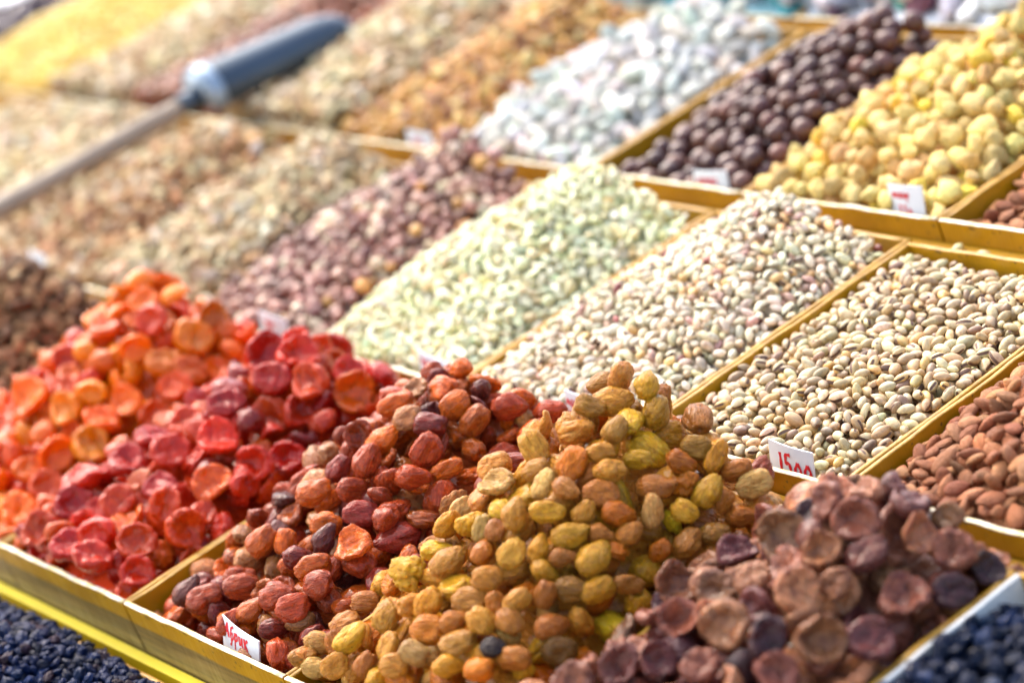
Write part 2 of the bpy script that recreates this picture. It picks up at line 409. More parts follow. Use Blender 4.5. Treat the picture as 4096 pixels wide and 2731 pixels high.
# ------------------------------------------------------------------ heaps: pieces dropped one by one on a height field
class Heap:
    def __init__(s, u0, u1, v0, v1, peak, edges, r, power=1.0, rough=0.02, flat=None, seed=0):
        """edges: height at left, right, front, back wall; peak: (u, v, n)"""
        s.u0, s.u1, s.v0, s.v1, s.r = u0, u1, v0, v1, r
        s.cell = min(max(r/4.5, 0.004), 0.012)
        s.nu = int((u1-u0)/s.cell)+1; s.nv = int((v1-v0)/s.cell)+1
        uu, vv = np.meshgrid(u0+np.arange(s.nu)*s.cell, v0+np.arange(s.nv)*s.cell, indexing='ij')
        s.T = s.target(uu, vv, peak, edges, power)
        g = np.array([[noise.noise(Vector((a*3.1+seed*7.7, b*3.1, seed))) for b in np.linspace(v0, v1, 14)] for a in np.linspace(u0, u1, 12)])
        iu = (uu-u0)/(u1-u0)*11; iv = (vv-v0)/(v1-v0)*13
        a, b = np.clip(iu.astype(int), 0, 10), np.clip(iv.astype(int), 0, 12); fa, fb = iu-a, iv-b
        s.T = s.T + rough*(g[a, b]*(1-fa)*(1-fb)+g[a+1, b]*fa*(1-fb)+g[a, b+1]*(1-fa)*fb+g[a+1, b+1]*fa*fb)
        s.pieces = []
    def target(s, u, v, peak, e, power):
        pu, pv, pn = peak
        d = [(u-s.u0)/(pu-s.u0), (s.u1-u)/(s.u1-pu), (v-s.v0)/(pv-s.v0), (s.v1-v)/(s.v1-pv)]
        k = 7.0
        g = -np.log(sum(np.exp(-k*np.clip(x, 0, 1.3)) for x in d))/k
        g0 = -math.log(4*math.exp(-k))/k
        g = np.clip(g/g0, 0, 1)**power
        w = [1/(np.clip(x, 0, 9)+0.05)**2 for x in (u-s.u0, s.u1-u, v-s.v0, s.v1-v)]
        E = sum(a*b for a, b in zip(w, e))/sum(w)
        return E*(1-g)+pn*g
    def core(s, drop):
        gu, gv = np.gradient(s.T, s.cell)
        s.NZ = 1/np.sqrt(1+gu**2+gv**2)
        s.H = s.T-drop/np.maximum(s.NZ, .5)
        s.coreT = s.H.copy()
    def at(s, A, u, v):
        i = min(max(int((u-s.u0)/s.cell), 0), s.nu-1); j = min(max(int((v-s.v0)/s.cell), 0), s.nv-1)
        return A[i, j]
    def normal(s, u, v):
        h = max(s.r, 0.03)
        gu = (s.at(s.T, u+h, v)-s.at(s.T, u-h, v))/(2*h); gv = (s.at(s.T, u, v+h)-s.at(s.T, u, v-h))/(2*h)
        return Vector((-gu, -gv, 1)).normalized()
    def stamp(s, ax, q):
        R = np.array(q.to_matrix())
        A = R@np.diag(1/np.array(ax)**2)@R.T
        m = int(max(ax)/s.cell)+1
        k = np.arange(-m, m+1)*s.cell
        du, dv = np.meshgrid(k, k, indexing='ij')
        a = A[2, 2]; b = A[0, 2]*du+A[1, 2]*dv; c = A[0, 0]*du*du+2*A[0, 1]*du*dv+A[1, 1]*dv*dv-1
        D = b*b-a*c; ok = D > 0
        sq = np.sqrt(D[ok])
        ii, jj = np.nonzero(ok)
        return ii-m, jj-m, (-b[ok]-sq)/a, (-b[ok]+sq)/a
    def place(s, cu, cv, ax, q, sink=0.12, only=False):
        """rest a piece on what lies there; cu, cv arrays of candidates: the one that ends lowest against the target wins"""
        di, dj, lo, hi = s.stamp(ax, q)
        ci = ((cu-s.u0)/s.cell).astype(int); cj = ((cv-s.v0)/s.cell).astype(int)
        I = np.clip(ci[:, None]+di, 0, s.nu-1); J = np.clip(cj[:, None]+dj, 0, s.nv-1)
        n = (s.H[I, J]-lo).max(1)-sink*ax[2]*2
        ci = np.clip(ci, 0, s.nu-1); cj = np.clip(cj, 0, s.nv-1)
        sc = (n-s.T[ci, cj])*s.NZ[ci, cj]
        b = int(np.argmin(sc))
        return b, n[b], sc[b], (I[b], J[b], hi)
    def commit(s, u, v, n, ax, q, st, tint, shape, k, **kw):
        I, J, hi = st
        np.maximum.at(s.H, (I, J), n+hi)
        s.pieces.append(dict(u=u, v=v, n=n, ax=ax, q=q, tint=tint, shape=shape, k=k, **kw))
    def fill(s, shapes, pal, size, count, tilt=25, cand=10, top=0.0, flip=0.0, sink=0.12, layer=1, jit=0.15, nvar=8, inset=0.75, pick=None):
        """shapes: [(shape, share)]; pal: [(weight, colour name, rgb)]; stops when the heap is full"""
        full = 0
        wts = np.array([p[0] for p in pal], float); wts /= wts.sum()
        sh = [x[0] for x in shapes]; sw = np.array([x[1] for x in shapes], float); sw /= sw.sum()
        for i in range(count):
            shape = sh[RNG.choice(len(sh), p=sw)]
            sz = size*(1+jit*float(np.clip(RNG.normal(), -2, 2)))
            ax = tuple(sz*a for a in SHAPES[shape][1])
            mu = min(max(ax)*inset, (s.u1-s.u0)/3)
            cu = RNG.uniform(s.u0+mu, s.u1-mu, cand); cv = RNG.uniform(s.v0+.8*max(ax), s.v1-mu, cand)
            nm = s.normal(cu[0], cv[0])
            base = Vector((0, 0, 1)).rotation_difference(nm)
            t = Quaternion((math.cos(a0 := RNG.uniform(0, 6.283)), math.sin(a0), 0), math.radians(tilt)*abs(RNG.normal()))
            q = base @ t @ Quaternion((0, 0, 1), RNG.uniform(0, 6.283))
            if RNG.random() < flip: q = q @ Quaternion((1, 0, 0), math.pi)
            q = q @ Quaternion((1, 0, 0), RNG.normal()*0.5 if shape in ('whole', 'pistachio', 'fig', 'raisin', 'hazel') else 0)
            b, n, sc, st = s.place(cu, cv, ax, q, sink)
            if sc > top+0.15*ax[2]:
                full += 1
                if full > 70: break
                continue
            full = 0
            j = RNG.choice(len(pal), p=wts)
            s.commit(float(cu[b]), float(cv[b]), float(n), ax, q, st, (pal[j][1], jitter(pal[j][2])), shape, int(RNG.integers(nvar)), sz=sz, layer=layer)
def jitter(c):
    k = 1+0.16*RNG.normal(); h = RNG.normal(size=3)*0.045
    return tuple(float(np.clip(c[i]*k*(1+h[i]), 0.003, 0.95)) for i in range(3))

HEAPS = {}
CU = [-0.40, -1.02, -1.62, -2.32, -3.07, -3.78, -4.50, -5.20, -5.95, -6.70, -7.40, -8.10, -8.80]
def P(*rows): return [(wt, nm, lin(*rgb)[:3]) for wt, nm, rgb in rows]
PAL_GOLD = P((30, 'tan', (228, 156, 52)), (28, 'ochre', (234, 166, 38)), (14, 'amber', (226, 128, 18)), (7, 'brown', (200, 124, 42)),
             (9, 'straw yellow', (236, 182, 96)), (3, 'red brown', (172, 66, 26)), (4, 'olive brown', (186, 130, 46)), (3, 'lemon yellow', (250, 190, 36)), (0, 'blackish', (46, 32, 32)))
PAL_BROWN = P((36, 'russet', (186, 72, 28)), (13, 'maroon', (142, 46, 30)), (28, 'orange brown', (208, 96, 22)), (5, 'plum brown', (112, 52, 44)), (10, 'pale tan', (202, 132, 74)), (8, 'orange', (218, 100, 12)))
PAL_RED = P((38, 'scarlet', (220, 48, 8)), (28, 'vermilion', (226, 70, 10)), (13, 'crimson', (190, 28, 10)), (18, 'orange red', (230, 92, 12)), (3, 'dark red', (140, 24, 14)))
PAL_ORANGE = P((44, 'orange', (228, 102, 4)), (24, 'deep orange', (220, 80, 8)), (22, 'amber orange', (232, 126, 6)), (10, 'red orange', (206, 58, 12)))
PAL_PURPLE = P((30, 'mauve brown', (166, 98, 74)), (28, 'tan pink', (200, 132, 90)), (19, 'plum brown', (126, 68, 60)), (16, 'dusky brown', (168, 114, 76)), (7, 'dark plum', (86, 50, 54)))
PAL_PIST = P((46, 'cream', (212, 194, 150)), (28, 'beige', (192, 164, 118)), (16, 'grey tan', (172, 148, 116)), (6, 'honey', (214, 172, 104)), (4, 'dark shelled', (146, 116, 94)))
PAL_PIST2 = P((58, 'pale cream', (226, 216, 186)), (24, 'cream', (214, 200, 158)), (8, 'pinkish', (196, 160, 138)), (8, 'honey', (218, 178, 120)), (2, 'dark red', (140, 74, 68)))
PAL_ALM = P((50, 'brown', (178, 114, 74)), (32, 'light brown', (196, 136, 92)), (18, 'dark brown', (150, 92, 60)))
PAL_CASH = P((64, 'pale', (224, 226, 190)), (30, 'cream', (220, 214, 168)), (6, 'toasted', (214, 188, 134)))
PAL_HAZ = P((50, 'brown', (160, 118, 102)), (22, 'dark brown', (124, 86, 74)), (16, 'pale', (206, 186, 156)), (3, 'honey', (186, 136, 76)), (6, 'pinkish', (170, 128, 116)))
PAL_WAL = P((46, 'pale', (212, 196, 158)), (32, 'tan', (196, 170, 126)), (14, 'brown', (172, 138, 98)), (8, 'cream', (226, 218, 194)))
PAL_WALB = P((34, 'pale', (208, 184, 142)), (40, 'tan', (192, 152, 106)), (20, 'brown', (166, 120, 82)), (6, 'cream', (222, 210, 184)))
PAL_WALD = P((40, 'dark brown', (104, 70, 46)), (35, 'brown', (140, 98, 64)), (18, 'tan', (176, 136, 92)), (7, 'pale', (206, 180, 140)))
PAL_GRAIS = P((40, 'amber', (200, 146, 76)), (25, 'golden', (206, 160, 80)), (20, 'brown', (142, 90, 46)), (10, 'straw', (216, 188, 120)))
PAL_WHITE = P((70, 'white', (204, 204, 196)), (20, 'off white', (196, 194, 182)), (6, 'pinkish white', (206, 188, 176)))
PAL_CHOC = P((60, 'dark brown', (84, 54, 48)), (40, 'brown', (102, 66, 54)))
PAL_FIG = P((45, 'pale yellow', (230, 208, 128)), (30, 'straw', (224, 198, 128)), (15, 'tan', (208, 168, 104)), (10, 'yellow', (228, 198, 80)))
PAL_YEL = P((60, 'yellow', (236, 212, 132)), (40, 'golden', (228, 194, 96)))
PAL_BLK = P((70, 'blue black', (14, 36, 78)), (20, 'black', (12, 24, 50)), (10, 'plum black', (54, 36, 52)))
PAL_BLK2 = P((80, 'black', (12, 28, 56)), (20, 'blue black', (18, 42, 78)))
PAL_RUST = P((60, 'rust', (150, 92, 64)), (40, 'brown', (124, 74, 54)))
PAL_FOIL = P((80, 'silver', (232, 238, 246)), (10, 'grey', (150, 160, 176)), (6, 'plum', (130, 80, 110)), (4, 'teal', (40, 170, 160)))
PAL_TEAL = P((45, 'teal', (60, 190, 200)), (35, 'white', (222, 236, 244)), (20, 'silver', (196, 210, 220)))

def mats(name, r, **kw):
    return fruit_mat(name, r, False, **kw), fruit_mat(name, r, True, **kw)
MK = {
 'gold': mats('apricot_skin_gold', .039, spec=.15, rough=.36, dark=(.58, .38, .26), light=(1.28, 1.20, 1.10), wr=(.28, 1, 1), wscale=6, wdist=.30, wstr=1, coat=.25, bloom=.04, bloomc=lin(224, 196, 150), spots=(lin(60, 36, 24), 5.5, .72)),
 'brown': mats('apricot_skin_brown', .040, spec=.12, rough=.3, dark=(.45, .30, .28), light=(1.5, 1.5, 1.2), wr=(.32, 1, 1), wscale=5, wdist=.26, wstr=1, coat=.4, bloom=.05, bloomc=lin(206, 160, 140)),
 'red': mats('apricot_flesh_red', .048, spec=.12, rough=.24, dark=(.62, .36, .3), light=(1.08, 1.35, 1.0), wscale=3.4, wr=(1, .5, 1), wdist=.24, wstr=1, sss=.3, coat=.6),
 'orange': mats('apricot_flesh_orange', .046, spec=.12, rough=.26, dark=(.70, .45, .4), light=(1.05, 1.2, 1.0), wscale=3, wr=(1, 1, 1), wdist=.10, wstr=.6, sss=.25, coat=.55),
 'purple': mats('apricot_flesh_plum', .054, spec=.15, rough=.3, dark=(.48, .34, .36), light=(1.4, 1.38, 1.25), wscale=3.6, wr=(1, .5, 1), wdist=.30, wstr=1, coat=.35, mot=(1.5, .48, .68), bloom=.08, bloomc=lin(180, 140, 140)),
 'pist': mats('pistachio_shell', .030, rough=.38, spec=.4, dark=(.62, .50, .44), light=(1.15, 1.17, 1.2), mot=(1.1, .5, .72), wscale=4, wdist=.03, wstr=.3, sss=0, coat=.15),
 'alm': mats('almond_skin', .034, rough=.5, dark=(.6, .52, .48), light=(1.3, 1.3, 1.3), wr=(.12, 1, 1), wscale=9, wdist=.12, wstr=.9, sss=0, bloom=.1, bloomc=lin(206, 160, 130)),
 'cash': mats('cashew_flesh', .021, rough=.5, dark=(.8, .74, .62), light=(1.08, 1.08, 1.1), wdist=.05, wstr=.3, sss=.05),
 'haz': mats('hazelnut_skin', .026, rough=.32, dark=(.55, .45, .42), light=(1.6, 1.55, 1.5), wdist=.06, wstr=.5, sss=0, coat=.3),
 'wal': mats('walnut_flesh', .030, rough=.55, dark=(.70, .62, .52), light=(1.15, 1.15, 1.2), wdist=.2, wstr=.7, sss=0),
 'grais': mats('golden_raisin_skin', .022, rough=.4, dark=(.5, .4, .3), light=(1.4, 1.4, 1.4), wdist=.15, wstr=.7, coat=.2),
 'white': mats('sugar_coating', .042, rough=.6, dark=(.86, .86, .86), light=(1.04, 1.04, 1.04), wdist=.05, wstr=.4, sss=0, wr=(1, 1, 1)),
 'choc': mats('chocolate_glaze', .034, rough=.24, dark=(.7, .65, .65), light=(1.2, 1.2, 1.2), wdist=.02, wstr=.3, sss=0, coat=.4),
 'fig': mats('fig_skin', .037, rough=.55, dark=(.62, .5, .36), light=(1.2, 1.2, 1.3), wr=(.3, 1, 1), wdist=.10, wstr=.6, sss=.06),
 'yel': mats('corn_skin', .014, rough=.5, dark=(.8, .7, .5), light=(1.1, 1.1, 1.1), wdist=.03, wstr=.3, sss=0),
 'blk': mats('raisin_skin', .020, spec=.14, rough=.34, dark=(.5, .5, .55), light=(1.3, 1.4, 1.6), wr=(.4, 1, 1), wdist=.20, wstr=1, sss=0, coat=.16, bloom=.02, bloomc=lin(60, 100, 160)),
 'foil': mats('candy_foil', .045, rough=.25, dark=(.8, .8, .85), light=(1.1, 1.1, 1.1), wr=(1, 1, 1), wscale=3, wdist=.15, wstr=.8, sss=0, coat=.9),
}
for mm in MK['foil']:
    mm.node_tree.nodes['Principled BSDF'].inputs['Metallic'].default_value = 0.12
M_KERN = plain_mat('pistachio_kernel', lin(104, 76, 60), 0.6, 0, 2.0, 0.5)

# name, row, column index (right wall), peak (u offset from box centre, v, n), edges l r f b, fill arguments
HS = [
 dict(key='golden', inset=.25, name='golden_apricot', row=0, col=2, peak=(.0, .83, .34), e=(.05, .01, .02, -.04), power=.92, v1=.97, mat='gold', r=0.0390, size=0.0440,
      shapes=[('whole', .94), ('crumple', .03), ('half', .03)], pal=PAL_GOLD, n=900, tilt=38, nvar=14, jit=.13, what='whole dried apricot', cat='dried apricot', heap='golden apricot heap', sub=4),
 dict(key='brown', inset=.25, name='russet_apricot', row=0, col=3, peak=(.0, .83, .235), e=(-.06, .0, .0, -.05), power=.85, v1=.97, mat='brown', r=0.0400, size=0.0415,
      shapes=[('whole', .88), ('half', .10), ('crumple', .02)], pal=PAL_BROWN, n=900, tilt=40, nvar=14, jit=.13, what='whole dried apricot', cat='dried apricot', heap='russet apricot heap', sub=4),
 dict(key='red', inset=.25, name='red_apricot_half', row=0, col=4, peak=(.0, .82, .195), e=(.04, -.05, .05, -.04), power=.8, v1=.97, mat='red', r=0.0480, size=0.0480,
      shapes=[('half', .46), ('disc', .48), ('crumple', .06)], pal=PAL_RED, n=900, tilt=42, nvar=14, jit=.12, flip=.34, what='glossy dried apricot half', cat='dried apricot', heap='red apricot heap', sub=4),
 dict(key='orange', inset=.25, name='orange_apricot_half', row=0, col=5, peak=(.0, .81, .28), e=(.04, .03, .04, -.04), power=.85, v1=.97, mat='orange', r=0.0460, size=0.0450,
      shapes=[('half', .46), ('disc', .48), ('crumple', .06)], pal=PAL_ORANGE, n=900, tilt=40, nvar=14, jit=.12, flip=.34, what='glossy dried apricot half', cat='dried apricot', heap='orange apricot heap', sub=4),
 dict(key='walnut_dark', name='dark_walnut_piece', row=0, col=6, peak=(-.02, .74, .27), e=(.04, .0, .0, -.02), power=.8, mat='wal', r=0.0280, size=0.0270,
      shapes=[('walnut', 1)], pal=PAL_WALD, n=1500, tilt=60, nvar=8, jit=.25, what='walnut', cat='walnut', heap='dark walnut heap', sub=3, v0=.35),
 dict(key='purple', inset=.25, name='plum_apricot_half', row=0, col=1, peak=(.05, .84, .185), e=(.06, .0, .04, -.06), power=.85, v1=.97, mat='purple', r=0.0500, size=0.0500,
      shapes=[('half', .34), ('disc', .60), ('crumple', .06)], pal=PAL_PURPLE, n=600, tilt=40, nvar=14, jit=.13, flip=.3, what='dried apricot half', cat='dried apricot', heap='plum brown apricot heap', sub=4),
 dict(key='black_right', name='long_black_raisin', row=0, col=0, peak=(.1, .6, .02), e=(.0, -.02, -.03, -.06), power=.8, mat='blk', r=0.0250, size=0.0250,
      shapes=[('raisin', 1)], pal=PAL_BLK2, n=900, tilt=50, nvar=8, jit=.15, what='long raisin', cat='raisin', heap='right black raisin heap', sub=3),
 dict(key='almond', name='almond', row=1, col=1, peak=(.10, .70, .12), e=(-.05, .0, -.02, -.03), power=.8, mat='alm', r=0.0280, size=0.0280,
      shapes=[('almond', 1)], pal=PAL_ALM, n=2200, tilt=35, nvar=8, jit=.12, what='almond', cat='almond', heap='almond heap', sub=3),
 dict(key='pist_b', name='pistachio', row=1, col=2, peak=(.1, .5, .015), e=(-.025, -.025, -.015, -.04), power=.6, v1=.875, mat='pist', r=0.0205, size=0.0205,
      shapes=[('pistachio', 1)], pal=PAL_PIST, n=5000, tilt=35, nvar=12, jit=.12, what='pistachio', cat='pistachio', heap='beige pistachio heap', sub=3),
 dict(key='pist_a', name='pale_pistachio', row=1, col=3, peak=(.0, .84, .10), e=(-.015, -.045, -.01, -.03), power=.85, mat='pist', r=0.0190, size=0.0190,
      shapes=[('pistachio', 1)], pal=PAL_PIST2, n=5000, tilt=40, nvar=12, jit=.12, what='pistachio', cat='pistachio', heap='pale pistachio heap', sub=3),
 dict(key='cashew', name='cashew', row=1, col=4, peak=(.0, .80, .17), e=(.03, -.05, .0, -.04), power=.9, mat='cash', r=0.0190, size=0.0190,
      shapes=[('cashew', 1)], pal=PAL_CASH, n=5000, tilt=50, nvar=8, jit=.12, what='cashew', cat='cashew', heap='pale cashew heap', sub=3),
 dict(key='hazel', inset=.25, name='hazelnut', row=1, col=5, peak=(.0, .86, .13), e=(.02, -.02, .0, -.03), power=.9, mat='haz', r=0.0222, size=0.0222,
      shapes=[('hazel', 1)], pal=PAL_HAZ, n=3500, tilt=60, nvar=8, jit=.16, what='hazelnut', cat='hazelnut', heap='hazelnut heap', sub=3),
 dict(key='wal_1', inset=.25, name='walnut_piece', row=1, col=6, peak=(.0, .82, .12), e=(.02, .02, .02, -.02), power=.8, mat='wal', r=0.0241, size=0.0232,
      shapes=[('walnut', 1)], pal=PAL_WAL, n=2600, tilt=60, nvar=8, jit=.25, what='walnut', cat='walnut', heap='pale walnut heap', sub=3),
 dict(key='wal_2', inset=.25, name='walnut_piece', row=1, col=7, peak=(.0, .82, .12), e=(.02, .02, .02, -.01), power=.8, mat='wal', r=0.0249, size=0.0241,
      shapes=[('walnut', 1)], pal=PAL_WALB, n=2600, tilt=60, nvar=8, jit=.25, what='walnut', cat='walnut', heap='brown walnut heap', sub=3),
 dict(key='wal_3', inset=.25, name='walnut_piece', row=1, col=8, peak=(.0, .80, .10), e=(.02, .02, .02, .05), power=.8, mat='wal', r=0.0267, size=0.0258,
      shapes=[('walnut', 1)], pal=PAL_WAL, n=2600, tilt=60, nvar=8, jit=.25, what='walnut', cat='walnut', heap='pale walnut heap at the left edge', sub=2, loose=True),
 dict(key='wal_6', inset=.25, name='walnut_piece', row=1, col=9, peak=(.0, .70, .05), e=(.02, .02, .02, .06), power=.8, mat='wal', r=0.0275, size=0.0267,
      shapes=[('walnut', 1)], pal=PAL_WAL, n=2600, tilt=60, nvar=8, jit=.25, what='walnut', cat='walnut', heap='pale walnut heap under the scoop handle', sub=2, loose=True, v0=.4),
 dict(key='fig', name='dried_fig', row=2, col=3, peak=(.02, .80, .14), e=(.03, -.04, .0, -.02), power=.85, mat='fig', r=0.0310, size=0.0315,
      shapes=[('fig', 1)], pal=PAL_FIG, n=900, tilt=60, nvar=12, jit=.18, what='dried fig', cat='dried fig', heap='pale fig heap', sub=3),
 dict(key='almond_2', name='almond', row=2, col=2, peak=(.0, .5, .0), e=(-.05, -.03, -.03, -.03), power=.8, mat='alm', r=0.0280, size=0.0280,
      shapes=[('almond', 1)], pal=PAL_ALM, n=500, tilt=35, nvar=8, jit=.12, what='almond', cat='almond', heap='almond heap beside the figs', sub=3, v1=.7),
 dict(key='choc', name='chocolate_ball', row=2, col=4, peak=(.18, .80, .12), e=(-.08, -.01, -.02, -.08), power=.9, mat='choc', r=0.0300, size=0.0300,
      shapes=[('ball', 1)], pal=PAL_CHOC, n=700, tilt=60, nvar=5, jit=.13, what='chocolate ball', cat='chocolate ball', heap='chocolate ball heap', sub=3),
 dict(key='white', name='sugared_almond', row=2, col=5, peak=(.0, .84, .10), e=(.03, -.05, .01, -.01), power=.85, mat='white', r=0.0420, size=0.0425,
      shapes=[('sugared', 1)], pal=PAL_WHITE, n=900, tilt=50, nvar=8, jit=.12, what='sugared nut', cat='sugared nut', heap='white nut heap', sub=3),
 dict(key='grais', inset=.25, name='golden_raisin', row=2, col=6, peak=(.0, .84, .10), e=(.02, .01, .0, .0), power=.8, mat='grais', r=0.0260, size=0.0260,
      shapes=[('raisin', 1)], pal=PAL_GRAIS, n=2000, tilt=60, nvar=8, jit=.2, what='raisin', cat='raisin', heap='golden raisin heap', sub=3),
 dict(key='wal_4', inset=.25, name='walnut_piece', row=2, col=7, peak=(.0, .82, .12), e=(.02, .02, .06, .0), power=.8, mat='wal', r=0.0275, size=0.0267,
      shapes=[('walnut', 1)], pal=PAL_WAL, n=2600, tilt=60, nvar=8, jit=.25, what='walnut', cat='walnut', heap='pale walnut heap behind the scoop', sub=2, loose=True),
 dict(key='rust', inset=.25, name='rust_brown_nut', row=2, col=8, peak=(.0, .86, .10), e=(.02, .02, .06, .0), power=.8, mat='haz', r=0.0220, size=0.0220,
      shapes=[('hazel', 1)], pal=PAL_RUST, n=1600, tilt=60, nvar=6, jit=.2, what='rust brown nut', cat='nut', heap='rust brown nut heap', sub=2, loose=True),
 dict(key='wal_5', inset=.25, name='walnut_piece', row=2, col=9, peak=(.0, .80, .07), e=(.02, .02, .07, .0), power=.8, mat='wal', r=0.0275, size=0.0267,
      shapes=[('walnut', 1)], pal=PAL_WAL, n=2600, tilt=60, nvar=8, jit=.25, what='walnut', cat='walnut', heap='pale walnut heap beside the yellow corn', sub=2, loose=True),
 dict(key='yellow', inset=.25, name='yellow_corn_kernel', row=2, col=10, ucustom=(-8.45, -7.42), peak=(.0, .75, .12), e=(.0, .0, .06, .0), power=.8, mat='yel', r=0.0160, size=0.0160,
      shapes=[('ball', 1)], pal=PAL_YEL, n=4200, tilt=60, nvar=4, jit=.2, what='yellow corn kernel', cat='corn', heap='yellow corn heap', sub=2, loose=True, cand=5),
 dict(key='prune', name='dark_date', row=2, col=11, ucustom=(-8.95, -8.49), peak=(.0, .6, .06), e=(-.05, -.02, -.02, -.05), power=.8, mat='choc', r=0.0500, size=0.0480,
      shapes=[('raisin', 1)], pal=P((1, 'dark', (62, 44, 60)),), n=300, tilt=40, nvar=6, jit=.15, what='dark date', cat='date', heap='heap of dark dates', sub=2),
 dict(key='black_left', name='black_raisin', row=-1, col=4, ucustom=(-3.95, -2.72), peak=(-.10, .70, .03), e=(-.15, -.20, -.25, -.10), power=.8, mat='blk', r=0.0175, size=0.0175,
      shapes=[('raisin', 1)], pal=PAL_BLK, n=5000, tilt=50, nvar=10, jit=.2, what='raisin', cat='raisin', heap='black raisin heap', sub=3, v0=.25, v1=.92),
 dict(key='foil', name='wrapped_sweet', row=3, col=4, ucustom=(-3.95, -1.7), peak=(.0, .5, .15), e=(.0, .0, .07, .06), power=.6, mat='foil', r=0.0500, size=0.0500,
      shapes=[('foil', 1)], pal=PAL_FOIL, n=400, tilt=50, nvar=6, jit=.15, what='foil sweet', cat='sweet', heap='silver sweet heap', sub=3, v1=.6),
 dict(key='teal', name='wrapped_sweet', row=3, col=5, ucustom=(-5.2, -3.95), peak=(.0, .5, .14), e=(.0, .0, .07, .06), power=.6, mat='foil', r=0.0500, size=0.0500,
      shapes=[('foil', 1)], pal=PAL_TEAL, n=200, tilt=50, nvar=6, jit=.15, what='foil sweet', cat='sweet', heap='teal sweet heap', sub=3, v1=.5),
]
BT = 0.013                                  # board thickness
G1, G3, G0 = (1000, 1350, .8806), (2100, 1350, .8808), (0, 1000, 1.1042)   # crops of the photograph the pieces were measured in: left, top, scale
